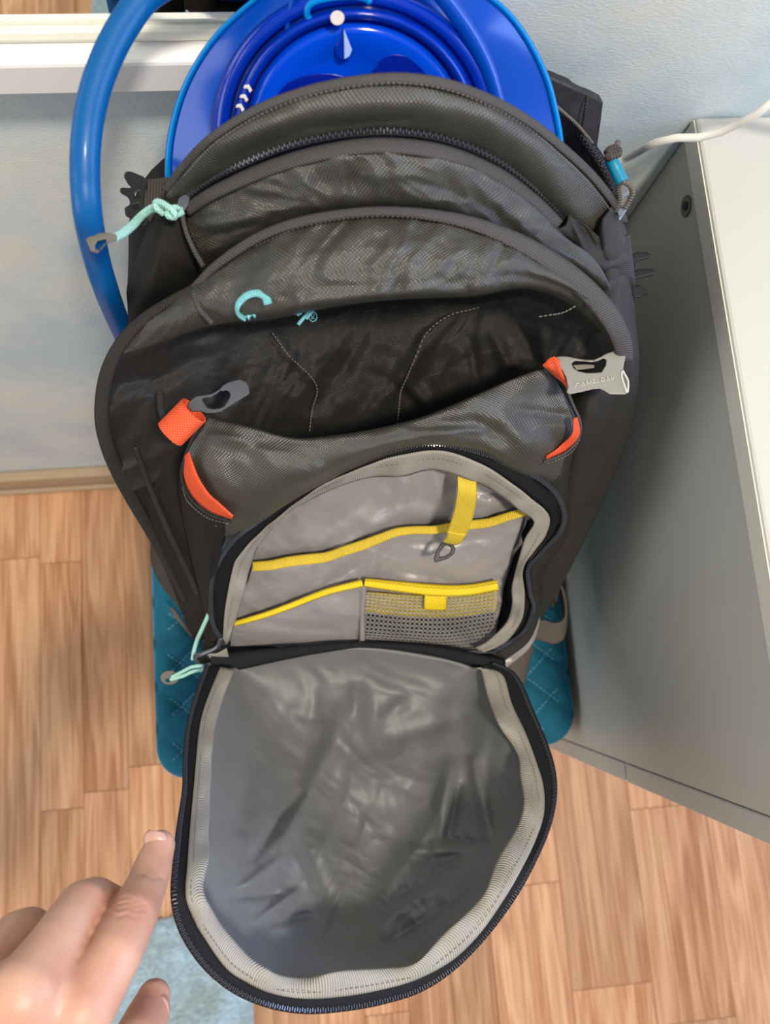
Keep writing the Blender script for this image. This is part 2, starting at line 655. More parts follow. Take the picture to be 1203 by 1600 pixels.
# floor plank
M_PLANK, t, b = newmat('oak_laminate')
setp(b, rough=.42, spec=.4)
g = t.nodes.new('ShaderNodeNewGeometry')
oi = t.nodes.new('ShaderNodeObjectInfo')
off = t.nodes.new('ShaderNodeVectorMath')
off.operation = 'MULTIPLY_ADD'
cx = t.nodes.new('ShaderNodeCombineXYZ')
for i in range(3):
    t.links.new(oi.outputs['Random'], cx.inputs[i])
off.inputs[1].default_value = (31.0, 57.0, 13.0)
t.links.new(cx.outputs[0], off.inputs[0])
t.links.new(g.outputs['Position'], off.inputs[2])
mp = t.nodes.new('ShaderNodeMapping')
mp.inputs['Scale'].default_value = (22, 1.7, 1)
t.links.new(off.outputs[0], mp.inputs[0])
n = t.nodes.new('ShaderNodeTexNoise')
n.inputs['Scale'].default_value = 1.0
n.inputs['Detail'].default_value = 3
n.inputs['Distortion'].default_value = .4
t.links.new(mp.outputs[0], n.inputs['Vector'])
rings = math_node(t, 'SINE', math_node(t, 'MULTIPLY', n.outputs['Fac'], 46))
mp2 = t.nodes.new('ShaderNodeMapping')
mp2.inputs['Scale'].default_value = (260, 9, 1)
t.links.new(off.outputs[0], mp2.inputs[0])
n2 = t.nodes.new('ShaderNodeTexNoise')
n2.inputs['Scale'].default_value = 1.0
n2.inputs['Detail'].default_value = 4
t.links.new(mp2.outputs[0], n2.inputs['Vector'])
fac = math_node(t, 'MULTIPLY_ADD', rings, .075)
t.links.new(math_node(t, 'MULTIPLY_ADD', n2.outputs['Fac'], .5), fac.node.inputs[2])
n2m = fac.node.inputs[2].links[0].from_node
t.links.new(math_node(t, 'MULTIPLY', n.outputs['Fac'], .5), n2m.inputs[2])
r = t.nodes.new('ShaderNodeValToRGB')
r.color_ramp.elements[0].position = .34
r.color_ramp.elements[0].color = (.43, .175, .072, 1)
r.color_ramp.elements[1].position = .66
r.color_ramp.elements[1].color = (.74, .41, .215, 1)
t.links.new(fac, r.inputs[0])
hs = t.nodes.new('ShaderNodeHueSaturation')
rr = t.nodes.new('ShaderNodeMapRange')
rr.inputs['To Min'].default_value = .80
rr.inputs['To Max'].default_value = 1.12
t.links.new(oi.outputs['Random'], rr.inputs[0])
t.links.new(rr.outputs[0], hs.inputs['Value'])
t.links.new(r.outputs[0], hs.inputs['Color'])
t.links.new(hs.outputs[0], b.inputs['Base Color'])

M_MIRROR, t, b = newmat('mirror_glass')
b.inputs['Base Color'].default_value = (.80, .84, .82, 1)
setp(b, metal=1.0, rough=.015)

# ================================================================== SETTING
WY = .298
def structure(o):
    o['kind'] = 'structure'
    return o


wall = structure(box('wall_back', (-1.6, WY, 0), (1.6, WY + .1, 2.6), M_WALL, None, 0))
fl = structure(box('floor', (-1.6, -2.0, -.05), (1.6, WY, -.0065), plain('subfloor', (.10, .06, .035), .8, .2), None, 0))
bb = structure(box('baseboard_back', (-1.6, WY - .016, 0.0), (1.6, WY, .062), M_BASE, None, .004))
structure(box('trim_1', (-1.6, WY - .024, 0.0), (1.6, WY - .016, .016), M_BASE, None, .003))

# laminate strips
pm = {}
def plank(x0, x1, y0, y1):
    wx, wy = round(x1 - x0, 4), round(y1 - y0, 4)
    key = (wx, wy)
    if key not in pm:
        bm = bmesh.new()
        c = .0007
        hx, hy = wx / 2 - .0003, wy / 2 - .0003
        lo = [bm.verts.new(v) for v in ((-hx, -hy, -.006), (hx, -hy, -.006), (hx, hy, -.006), (-hx, hy, -.006))]
        md = [bm.verts.new(v) for v in ((-hx, -hy, -.0005), (hx, -hy, -.0005), (hx, hy, -.0005), (-hx, hy, -.0005))]
        tp = [bm.verts.new(v) for v in ((-hx + c, -hy + c, 0), (hx - c, -hy + c, 0), (hx - c, hy - c, 0), (-hx + c, hy - c, 0))]
        for i in range(4):
            j = (i + 1) % 4
            bm.faces.new((lo[i], lo[j], md[j], md[i]))
            bm.faces.new((md[i], md[j], tp[j], tp[i]))
        bm.faces.new(tp)
        me = bpy.data.meshes.new('plank')
        bm.to_mesh(me)
        bm.free()
        me.materials.append(M_PLANK)
        pm[key] = me
    o = bpy.data.objects.new('plank', pm[key])
    o.location = ((x0 + x1) / 2, (y0 + y1) / 2, 0)
    COL.objects.link(o)
    o.parent = fl


edges = [-.814, -.750, -.686, -.622, -.558, -.492, -.4287, -.368, -.304, -.240, -.176, -.112, -.048, .016, .08, .144, .208, .318, .439, .558, .67, .78, .9]
seq = [.52, .36, .44, .30, .48]
for i in range(len(edges) - 1):
    y1 = WY - .012
    first = {5: .11, 6: .1205, 7: .46, 18: .56, 17: .80, 19: .95}.get(i, .15 + .07 * ((i * 5) % 6))
    y0 = y1 - first
    k = i
    while y1 > -1.0:
        plank(edges[i], edges[i + 1], y0, y1)
        y1 = y0
        y0 = y1 - seq[k % 5]
        k += 1

# ================================================================== MIRROR ON THE WALL
mir = thing('wall_mirror', 'white framed mirror on the wall behind the blue tube, bottom rail in view', 'mirror', (-.3, WY, .83))
MX0, MX1, MZ0, MZ1 = -.62, .055, .855, 1.45
FD, FWd = .020, .0206
box('frame_rail', (MX0, WY - FD, MZ0), (MX1, WY, MZ0 + FWd), M_FRAME, mir, .002)
box('frame_rail', (MX0, WY - FD, MZ1), (MX1, WY, MZ1 + FWd), M_FRAME, mir, .002)
box('frame_stile', (MX0 - FWd, WY - FD, MZ0), (MX0, WY, MZ1 + FWd), M_FRAME, mir, .002)
box('frame_stile', (MX1, WY - FD, MZ0), (MX1 + FWd, WY, MZ1 + FWd), M_FRAME, mir, .002)
M_BEAD = plain('cream_bead', (.80, .76, .64), .4, .4)
box('inner_bead', (MX0, WY - .0105, MZ0 + FWd), (MX1, WY - .003, MZ0 + FWd + .0075), M_BEAD, mir, .004)
box('mirror_pane', (MX0, WY - .006, MZ0 + FWd - .004), (MX1, WY - .002, MZ1), M_MIRROR, mir, 0)

# ================================================================== CABINET
cab = thing('white_cabinet', 'low white laminate cabinet standing right of the teal stool', 'cabinet', (.45, .08, 0))
CX, CY0 = .242, -.112
M_SIDE = plain('pale_grey_laminate', (.62, .605, .555), .4, .4, bump=.02, scale=60)
box('side_panel', (CX, CY0, .0), (CX + .016, WY - .001, .787), M_WHITE, cab, .0008)
box('side_panel', (1.0, CY0, .0), (1.016, WY - .001, .787), M_WHITE, cab, .0008)
box('back_panel', (CX + .016, WY - .006, .02), (1.0, WY - .002, .787), M_WHITE, cab, 0)
box('bottom_panel', (CX + .016, CY0, .03), (1.0, WY - .006, .046), M_WHITE, cab, 0)
box('top_panel', (CX - .002, CY0 - .0165, .787), (1.018, WY - .001, .803), M_WHITE, cab, .0022)
box('edge_band', (CX - .0026, CY0 - .0165, .7875), (CX - .0019, WY - .0015, .801), plain('edge_band_strip', (.78, .72, .60), .4, .4), cab, 0)
for k in range(3):
    z0 = .05 + k * .245
    d = box('drawer', (CX + .0, CY0 - .0165, z0), (1.016, CY0 - .0008, z0 + .241), M_WHITE, cab, .0012)
    bm = bmesh.new()
    bmesh.ops.create_cone(bm, cap_ends=True, segments=20, radius1=.009, radius2=.014, depth=.022, matrix=Matrix.Translation((.63, CY0 - .0275, z0 + .12)) @ Matrix.Rotation(math.pi / 2, 4, 'X'))
    bm_obj('knob', bm, M_STEEL, d, True)
box('plinth', (CX, CY0 - .0165, 0), (1.016, CY0 - .0008, .049), M_WHITE, cab, .0012)
# recessed cam screw on the side
sc0 = PX(1073, 322, CX)
bm = bmesh.new()
Rm = Matrix.Translation(Vector(sc0)) @ Matrix.Rotation(math.pi / 2, 4, 'Y')
bmesh.ops.create_cone(bm, cap_ends=True, segments=24, radius1=.0065, radius2=.0065, depth=.002, matrix=Rm)
scr = bm_obj('screw_cover', bm, M_SCREW, cab, False, .0004)
bm = bmesh.new()
bmesh.ops.create_cone(bm, cap_ends=True, segments=6, radius1=.003, radius2=.003, depth=.002, matrix=Matrix.Translation((-.0006, 0, 0)) @ Rm)
bm_obj('hex_socket', bm, plain('socket_black', (.01, .01, .01), .5, .3), scr)

# cable
cab_pts = [PY(930, 262, .268), PY(978, 248, .270), P(1020, 225, .835), P(1050, 216, .842), P(1100, 214, .845), P(1140, 200, .852), P(1203, 166, .872), P(1275, 118, .876), (.36, .235, .868), (.43, .20, .840), (.50, .165, .817), (.56, .145, .8085), (.64, .13, .8056), (.80, .14, .8056), (.95, .16, .8056)]
cp_ = cr(np.array(cab_pts), 80)
cb = tube('charging_cable', cp_, .0022, M_CABLE, None, 10)
tag(cb, 'thin white charging cable draped over the white cabinet top', 'cable')

# ================================================================== STOOL
SX0, SX1, SY0, SY1, SZ = -.168, .236, -.107, .285, .45
st = thing('velvet_stool', 'teal quilted velvet stool under the backpack', 'stool', ((SX0 + SX1) / 2, .09, 0))


def rrect(x0, x1, y0, y1, r, n=10, side=26):
    pts = []
    for (cx_, cy_, a0) in ((x1 - r, y1 - r, 0), (x0 + r, y1 - r, 90), (x0 + r, y0 + r, 180), (x1 - r, y0 + r, 270)):
        for k in range(n):
            a = math.radians(a0 + 90 * k / (n - 1))
            pts.append((cx_ + r * math.cos(a), cy_ + r * math.sin(a)))
    out = []
    for i in range(len(pts)):
        a, b_ = np.array(pts[i]), np.array(pts[(i + 1) % len(pts)])
        d = np.linalg.norm(b_ - a)
        m = max(1, int(d / .0035))
        for k in range(m):
            out.append(a + (b_ - a) * k / m)
    return np.array(out)


QS = .047
def quilt(x, y):
    a = x / .047 + y / .040
    c = x / .047 - y / .040
    da = abs(a - round(a)) * .0305
    dc = abs(c - round(c)) * .0305
    return -.0034 * (math.exp(-(da / .0045) ** 2) + math.exp(-(dc / .0045) ** 2))


ring = rrect(SX0, SX1, SY0, SY1, .03)
N = len(ring)
cen = np.array([(SX0 + SX1) / 2, (SY0 + SY1) / 2])
hx, hy = (SX1 - SX0) / 2, (SY1 - SY0) / 2
V, Fc = [], []
prof = [(.004, -.075), (0, -.070), (0, -.05), (0, -.03), (0, -.02)]
prof += [(.018 * (1 - math.cos(a)), -.018 + .018 * math.sin(a)) for a in np.radians([10, 25, 40, 55, 70, 82, 90])]
prof += [(.018 + k * .0030, 0) for k in range(1, 58)]
for ins, dz in prof:
    for p in ring:
        d = p - cen
        q = cen + d * np.array([(hx - ins) / hx, (hy - ins) / hy])
        crown = .010 * (1 - (d[0] / hx * (hx - ins) / hx) ** 2) * (1 - (d[1] / hy * (hy - ins) / hy) ** 2)
        z = SZ + dz + (quilt(q[0], q[1]) + crown if dz > -.012 else 0)
        V.append((q[0], q[1], z))
for j in range(len(prof) - 1):
    for i in range(N):
        i2 = (i + 1) % N
        Fc.append((j * N + i, j * N + i2, (j + 1) * N + i2, (j + 1) * N + i))
Fc.append(tuple((len(prof) - 1) * N + k for k in range(N)))
Fc.append(tuple(reversed(range(N))))
seat = mesh_obj('seat', V, Fc, M_VELVET, st)
# stitched diamonds
SV, SF = [], []
def stitch_line(p0, p1):
    L = np.linalg.norm(p1 - p0)
    t_ = (p1 - p0) / L
    nrm = np.array([-t_[1], t_[0]])
    s = 0
    while s < L - .003:
        a = p0 + t_ * s
        c = p0 + t_ * (s + .0030)
        ok = True
        pts = []
        for q in (a, c):
            d = (q - cen) / np.array([hx, hy])
            if abs(q[0] - cen[0]) > hx - .016 or abs(q[1] - cen[1]) > hy - .016:
                ok = False
                break
            z = SZ + quilt(q[0], q[1]) + .010 * (1 - d[0] ** 2) * (1 - d[1] ** 2) + .0012
            for sg in (-1, 1):
                pts.append((q[0] + nrm[0] * sg * .0005, q[1] + nrm[1] * sg * .0005, z))
                pts.append((q[0] + nrm[0] * sg * .0005, q[1] + nrm[1] * sg * .0005, z - .001))
        if ok:
            k = len(SV)
            SV.extend(pts)
            SF.extend([(k, k + 2, k + 6, k + 4), (k, k + 4, k + 5, k + 1), (k + 2, k + 3, k + 7, k + 6)])
        s += .0042
for k in range(-16, 17):
    for sg in (1, -1):
        # .8x + sg*.62y = k*QS
        y0, y1 = SY0, SY1
        stitch_line(np.array([(k - sg * y0 / .040) * .047, y0]), np.array([(k - sg * y1 / .040) * .047, y1]))
o = mesh_obj('quilt_stitching', SV, SF, M_VTHREAD, st, False)
o['kind'] = 'stuff'
for sx in (SX0 + .05, SX1 - .05):
    for sy in (SY0 + .05, SY1 - .05):
        tube('leg', [(sx + (sx - cen[0]) * .12, sy + (sy - cen[1]) * .08, .0), (sx, sy, .385)], .014, M_WOODLEG, st, 14, taper=[.7, 1.0])
box('seat_base', (SX0 + .02, SY0 + .02, .368), (SX1 - .02, SY1 - .02, .385), M_WOODLEG, st, .002)

# ================================================================== RUG
rug0 = [(-.31, -.362), (-.26, -.354), (-.20, -.356), (-.150, -.372), (-.138, -.42), (-.140, -.50), (-.145, -.58), (-.165, -.625), (-.22, -.64), (-.29, -.635), (-.325, -.60), (-.335, -.50), (-.33, -.39)]
ro = cr([(a, b_) for a, b_ in rug0], 120, True)
rc = ro.mean(0)
V, Fc = [], []
for k, (f, z) in enumerate(((1, .0005), (1, .008), (.985, .012), (.9, .014), (.7, .015), (.4, .015), (.1, .015))):
    for p in ro:
        q = rc + (p - rc) * f
        V.append((q[0], q[1], z))
for j in range(6):
    for i in range(120):
        i2 = (i + 1) % 120
        Fc.append((j * 120 + i, j * 120 + i2, (j + 1) * 120 + i2, (j + 1) * 120 + i))
Fc.append(tuple(6 * 120 + k for k in range(120)))
M_RUG, t, b = newmat('pale_blue_pile')
setp(b, rough=.95, spec=.1, sheen=.4)
g = t.nodes.new('ShaderNodeNewGeometry')
n = t.nodes.new('ShaderNodeTexNoise')
n.inputs['Scale'].default_value = 14
n.inputs['Detail'].default_value = 6
t.links.new(g.outputs['Position'], n.inputs['Vector'])
r = t.nodes.new('ShaderNodeValToRGB')
r.color_ramp.elements[0].position = .36
r.color_ramp.elements[0].color = (.40, .47, .45, 1)
r.color_ramp.elements[1].position = .62
r.color_ramp.elements[1].color = (.50, .64, .72, 1)
t.links.new(n.outputs['Fac'], r.inputs[0])
t.links.new(r.outputs[0], b.inputs['Base Color'])
rug = thing('fluffy_rug', 'pale blue fluffy rug on the wooden floor below the open flap', 'rug', (-.3, -.5, 0))
mesh_obj('rug_body', V, Fc, M_RUG, rug)
TV, TF = [], []
rnd = random.Random(3)
def inside(x, y):
    c = False
    j = len(ro) - 1
    for i in range(len(ro)):
        if (ro[i][1] > y) != (ro[j][1] > y) and x < (ro[j][0] - ro[i][0]) * (y - ro[i][1]) / (ro[j][1] - ro[i][1]) + ro[i][0]:
            c = not c
        j = i
    return c
cnt = 0
while cnt < 15000:
    x, y = rnd.uniform(-.35, -.13), rnd.uniform(-.66, -.35)
    if not inside(x, y):
        continue
    cnt += 1
    a = rnd.uniform(0, 6.28)
    lx, ly = rnd.gauss(0, .004), rnd.gauss(0, .004)
    k = len(TV)
    wd = .0009
    TV += [(x + wd * math.cos(a), y + wd * math.sin(a), .010), (x + wd * math.cos(a + 2.1), y + wd * math.sin(a + 2.1), .010), (x + wd * math.cos(a + 4.2), y + wd * math.sin(a + 4.2), .010), (x + lx, y + ly, .019 + rnd.uniform(0, .006))]
    TF += [(k, k + 1, k + 3), (k + 1, k + 2, k + 3), (k + 2, k, k + 3)]
o = mesh_obj('pile_tufts', TV, TF, M_RUG, rug)
o['kind'] = 'stuff'

# ================================================================== BACKPACK
bp_ = thing('backpack', 'charcoal backpack with its grey lined front pocket unzipped, standing on the teal stool', 'backpack', (.035, .16, .46))

# ---- carcass: back and sides, a closed loft standing on the seat
lev = [  # z, x0, x1, y0, y1
    (.462, -.060, .135, .060, .235), (.468, -.078, .152, .042, .258), (.50, -.086, .158, .040, .272), (.54, -.092, .162, .048, .282),
    (.58, -.098, .168, .064, .287), (.63, -.108, .174, .088, .289), (.68, -.112, .180, .116, .289), (.70, -.112, .182, .140, .288), (.73, -.112, .183, .156, .288),
    (.76, -.106, .180, .182, .286), (.80, -.092, .170, .212, .283), (.83, -.065, .145, .232, .278), (.845, -.020, .10, .235, .268)]
lv = cols([[(a, 0, 0), (b_, c, d), (e_, 0, 0)] for a, b_, c, d, e_ in lev], 46)
V, Fc = [], []
n = 64
for L in lv:
    z, x0, x1, y0, y1 = L[0][0], L[1][0], L[1][1], L[1][2], L[2][0]
    for k in range(n):
        a = 2 * math.pi * k / n
        c, s = math.cos(a), math.sin(a)
        ex = .62
        x = (x0 + x1) / 2 + (x1 - x0) / 2 * math.copysign(abs(c) ** ex, c)
        y = (y0 + y1) / 2 + (y1 - y0) / 2 * math.copysign(abs(s) ** ex, s)
        wv = mnoise.noise(Vector((x * 22, y * 22, z * 14))) * .003
        V.append((x + c * wv, y + s * wv, z))
for j in range(len(lv) - 1):
    for k in range(n):
        k2 = (k + 1) % n
        Fc.append((j * n + k, j * n + k2, (j + 1) * n + k2, (j + 1) * n + k))
Fc.append(tuple((len(lv) - 1) * n + k for k in range(n)))
Fc.append(tuple(reversed(range(n))))
uvs = [(math.atan2(v[1] - .17, v[0] - .035) * .14, v[2]) for v in V]
mesh_obj('carcass', V, Fc, M_DARK, bp_, True, uvs)


def zr(y):
    return .785 - (y - 695) * .185 / 320


def wz(pts, dz=0):
    return [(x, y, zr(y) + dz) for x, y in pts]


# ---- top: front wall of the main compartment, from the bound edge down to the second zipper
C_edge = [(258, 296, .868), (285, 258, .89), (330, 212, .912), (400, 168, .928), (480, 138, .938), (560, 122, .944), (630, 118, .945),
          (700, 128, .942), (770, 154, .934), (830, 188, .922), (880, 228, .905), (925, 270, .886), (962, 316, .866), (976, 345, .85)]
D_line = [(286, 312, .868), (330, 279, .885), (390, 250, .900), (450, 227, .910), (520, 211, .918), (590, 204, .922), (650, 207, .920), (710, 220, .915),
          (770, 246, .904), (820, 280, .890), (860, 315, .874), (884, 342, .862)]
sheet('main_front_panel', [[(x, y, z) for x, y, z in C_edge],
                           [(262, 310, .868), (320, 245, .904), (410, 200, .925), (500, 172, .936), (600, 160, .940), (700, 170, .937), (780, 200, .927), (860, 255, .905), (930, 320, .872), (968, 358, .852)],
                           [(272, 318, .866), (330, 268, .895), (420, 226, .913), (510, 200, .924), (600, 191, .928), (700, 204, .923), (780, 238, .911), (850, 288, .892), (920, 350, .865), (962, 380, .848)],
                           [(284, 342, .852), (340, 300, .872), (430, 259, .892), (520, 236, .902), (600, 230, .906), (700, 243, .901), (780, 278, .888), (850, 332, .866), (900, 372, .850), (955, 400, .835)]],
      150, 50, M_SHELL, bp_, folds=[(340, 258, 470, 205, 9, -.0016), (480, 200, 640, 186, 8, -.0022), (345, 228, 460, 182, 14, .0015), (520, 172, 650, 165, 14, .0014)], nz=[(.0012, 60)])


def band(name, mid, width, mat, parent, rim=.001, lift=.0008, n=160, closed=False, thick=.0012, nz=None, m=7, side=0):
    """a flat tape of a pixel width that follows a path of (px,py,z)"""
    p = cr(mid, n)
    t_ = np.gradient(p[:, :2], axis=0)
    t_ /= np.linalg.norm(t_, axis=1)[:, None] + 1e-9
    nr = np.stack([-t_[:, 1], t_[:, 0]], 1)
    wd = np.array(width) if hasattr(width, '__len__') else np.full(n, float(width))
    if len(wd) != n:
        wd = np.interp(np.linspace(0, 1, n), np.linspace(0, 1, len(wd)), wd)
    g = np.zeros((m, n, 3))
    for j in range(m):
        f = j / (m - 1) - .5 + side
        l = lift + rim * math.sqrt(max(0, 1 - (2 * (j / (m - 1) - .5)) ** 2))
        for i in range(n):
            q = p[i, :2] + nr[i] * wd[i] * f
            g[j, i] = up(P(q[0], q[1], p[i, 2]), l)
    if nz:
        pass
    return grid_mesh(name, g, mat, parent, thick)


band('edge_binding', [(x, y + 4, z) for x, y, z in C_edge], [13, 15, 17, 18, 17, 15, 13], M_BIND, bp_, .0016)
dashes('binding_stitching', P3(cr([(x - (x - 600) * .022, y + 12, z) for x, y, z in C_edge[1:-1]], 200)), .0021, (.0013, .00035, .0003), M_THREAD, bp_, lift=.0021)


# ---- zippers
def zipper(path, parent, tape_w=17, teeth_w=.0034, step=.00125, lift=.002, both=True):
    z = band('zipper', path, tape_w, M_TAPE, parent, .0005, lift * .5, n=180)
    q = P3(cr(path, 500))
    dashes('zipper_teeth', q, step, (.00085, teeth_w * .62, .0013), M_TEETH, z, stagger=teeth_w * .12, lift=lift)
    return z


zipD = zipper(D_line, bp_, 15, .0028, lift=.0026)

# tape flap under the second zipper and second panel
E_edge = [(300, 447, .858), (340, 408, .872), (400, 368, .886), (460, 344, .894), (530, 330, .899), (600, 325, .902), (670, 330, .900), (740, 345, .896),
          (810, 374, .888), (870, 410, .876), (915, 446, .864), (950, 486, .850), (971, 525, .836), (976, 560, .822)]
sheet('second_pocket_panel', [[(288, 322, .866), (340, 291, .884), (430, 251, .902), (520, 226, .914), (600, 217, .918), (690, 228, .913), (770, 262, .899), (830, 305, .880), (872, 346, .862)],
                              [(290, 335, .866), (340, 312, .885), (430, 272, .905), (520, 248, .918), (600, 240, .922), (690, 250, .918), (770, 282, .905), (836, 326, .886), (885, 372, .862)],
                              [(293, 362, .862), (350, 345, .878), (430, 300, .898), (520, 285, .908), (600, 280, .912), (690, 290, .909), (770, 322, .897), (850, 368, .877), (925, 400, .855)],
                              [(312, 400, .850), (360, 372, .868), (430, 344, .884), (520, 322, .896), (600, 316, .899), (690, 325, .897), (770, 350, .886), (850, 390, .868), (950, 440, .845)],
                              [(325, 430, .825), (370, 400, .842), (440, 370, .858), (520, 350, .870), (600, 345, .874), (690, 352, .870), (770, 378, .862), (850, 420, .846), (960, 480, .82)]],
      150, 70, M_SHELL, bp_,
      folds=[(585, 262, 592, 312, 13, .0042), (545, 268, 560, 318, 12, -.0034), (640, 262, 700, 300, 18, .003), (690, 300, 800, 340, 14, -.0025),
             (320, 352, 420, 335, 8, .003), (320, 372, 400, 352, 7, -.003), (330, 392, 430, 362, 7, .0025), (470, 262, 480, 310, 16, .0022), (780, 320, 850, 372, 12, .003)],
      nz=[(.0014, 45)], cru=[(.0019, 52, 31, .5, 2.0)])
band('zipper_flap', [(290, 330, .870), (340, 298, .888), (430, 259, .906), (520, 235, .917), (600, 227, .921), (690, 238, .917), (770, 270, .903), (832, 313, .884), (874, 352, .866)], [20, 25, 27, 27, 27, 26, 20], M_BIND, bp_, .0022, .0012)
# open end of the second zipper: hollow's shade painted as a black sheet and a folded corner on the right
sheet('pocket_mouth_shade', [[(850, 318, .868), (872, 328, .860), (890, 338, .853)], [(862, 345, .855), (880, 352, .848), (888, 356, .845)], [(872, 362, .845), (884, 364, .842), (890, 366, .84)]], 12, 10, M_TAPE, bp_, lift=.004)
sheet('corner_tab', [[(889, 335, .868), (915, 352, .862), (950, 376, .855), (985, 366, .846)], [(884, 352, .866), (905, 380, .858), (942, 396, .852), (988, 396, .842)],
                     [(868, 364, .862), (900, 384, .855), (930, 410, .850), (992, 440, .832)], [(880, 386, .85), (915, 400, .848), (942, 436, .838), (992, 480, .81)]], 40, 30, M_SHELL2, bp_,
      folds=[(895, 345, 912, 385, 6, .003), (905, 345, 928, 384, 4, -.003), (925, 390, 985, 372, 8, -.002), (945, 420, 985, 400, 8, .003)], lift=.003)

# ---- right flank
sheet('side_panel', [[(962, 312, .864), (982, 372, .842), (990, 430, .825), (993, 500, .81), (999, 560, .80), (990, 650, .76), (962, 735, .715), (925, 818, .675), (884, 902, .632), (845, 968, .582)],
                     [(952, 330, .868), (970, 380, .852), (978, 440, .838), (980, 500, .826), (982, 560, .815), (960, 640, .78), (935, 730, .73), (905, 810, .688), (868, 892, .645), (836, 962, .596)],
                     [(938, 350, .868), (945, 410, .85), (948, 460, .838), (945, 520, .824), (925, 580, .80), (905, 650, .778), (890, 730, .735), (880, 810, .695), (846, 885, .65), (828, 955, .60)],
                     [(915, 380, .84), (918, 430, .83), (915, 480, .82), (905, 540, .80), (890, 590, .785), (880, 660, .765), (868, 740, .725), (862, 815, .685), (835, 885, .64), (815, 950, .595)]],
      130, 44, M_SHELL2, bp_, folds=[(905, 700, 930, 600, 12, .0035), (925, 750, 965, 610, 8, -.003), (900, 800, 950, 700, 14, .003), (880, 770, 892, 700, 8, -.003), (955, 400, 985, 370, 8, .003), (960, 440, 985, 410, 6, -.003)], nz=[(.0015, 55)])

# ---- left flank
sheet('side_panel', [[(258, 300, .862), (232, 352, .858), (214, 400, .85), (198, 450, .84), (199, 510, .82), (168, 600, .79), (170, 690, .745), (205, 775, .69), (240, 845, .645), (272, 910, .60), (300, 962, .565), (335, 1022, .535)],
                     [(276, 306, .872), (256, 352, .872), (240, 402, .868), (228, 452, .855), (225, 510, .812), (205, 600, .765), (214, 690, .735), (238, 765, .705), (264, 835, .662), (292, 905, .618), (312, 960, .583), (338, 1018, .548)],
                     [(290, 326, .868), (286, 365, .868), (282, 410, .862), (276, 452, .842), (268, 510, .80), (262, 600, .755), (266, 680, .74), (280, 755, .718), (294, 828, .675), (312, 900, .628), (322, 958, .592), (340, 1012, .555)],
                     [(298, 350, .85), (316, 386, .852), (322, 418, .848), (315, 452, .825), (310, 510, .79), (306, 600, .745), (300, 680, .735), (302, 750, .715), (312, 825, .67), (325, 895, .62), (332, 952, .585), (344, 1006, .552)]],
      150, 40, M_DARK, bp_, folds=[(232, 720, 300, 930, 7, .004), (215, 700, 280, 900, 7, -.003), (248, 360, 240, 450, 8, .002), (275, 420, 300, 440, 8, -.002), (240, 640, 262, 600, 9, .004)], nz=[(.0012, 60)])
band('side_seam_binding', [(284, 334, .874), (291, 362, .874), (303, 390, .87), (318, 416, .864)], 8, M_BIND, bp_, .0012, .003, n=40)
band('side_zipper_seam', [(212, 700, .755), (228, 745, .725), (246, 790, .695), (268, 840, .667), (292, 890, .635), (310, 930, .608)], 10, M_BIND2, bp_, .0016, .003, n=60)
band('side_seam_binding', [(250, 612, .80), (252, 640, .79), (262, 665, .78), (278, 682, .775)], 12, M_BIND2, bp_, .0016, .006, n=30)

# ---- front stash panel: bulges out at the top, then folds under itself
stash_rows = [
    [(300, 450, .858), (345, 412, .87), (400, 374, .884), (460, 350, .892), (530, 336, .897), (600, 331, .90), (670, 336, .898), (740, 351, .894), (810, 381, .886), (868, 417, .874), (915, 455, .862)],
    [(252, 474, .852), (330, 450, .874), (400, 425, .89), (460, 405, .899), (530, 395, .904), (600, 390, .907), (670, 392, .905), (740, 398, .900), (810, 413, .892), (880, 440, .878), (945, 482, .853)],
    [(205, 510, .842), (318, 485, .868), (390, 468, .886), (460, 456, .895), (530, 446, .900), (600, 440, .903), (670, 437, .902), (740, 434, .896), (810, 430, .886), (890, 455, .868), (958, 505, .842)],
    [(185, 535, .832), (330, 506, .856), (395, 496, .872), (450, 488, .881), (520, 476, .888), (600, 467, .890), (670, 463, .889), (740, 460, .882), (820, 448, .872), (895, 470, .858), (966, 530, .828)],
    [(172, 565, .822), (328, 511, .832), (400, 503, .828), (455, 494, .822), (522, 480, .818), (600, 470, .815), (670, 466, .815), (740, 463, .816), (825, 453, .828), (900, 484, .838), (968, 552, .815)],
    [(163, 600, .804), (325, 522, .802), (402, 511, .795), (458, 502, .789), (528, 489, .784), (600, 479, .782), (670, 476, .782), (740, 473, .784), (828, 466, .798), (903, 508, .818), (964, 565, .806)],
    [(160, 650, .783), (300, 600, .780), (390, 575, .775), (460, 565, .772), (530, 555, .770), (600, 545, .770), (670, 535, .771), (740, 525, .774), (820, 520, .785), (890, 545, .802), (930, 590, .79)],
    [(176, 710, .752), (285, 665, .755), (380, 650, .745), (460, 655, .738), (530, 650, .735), (600, 640, .735), (670, 625, .738), (730, 602, .745), (800, 580, .757), (870, 590, .775), (905, 630, .775)],
    [(205, 770, .71), (290, 740, .715), (380, 740, .69), (460, 730, .68), (530, 725, .68), (600, 715, .68), (660, 700, .68), (730, 680, .69), (800, 660, .71), (860, 640, .74), (890, 680, .74)]]
def stash_part(name, lo, hi, mat, **k):
    full_ = STASH
    grid_mesh(name, full_[lo:hi], mat, bp_, .0014)


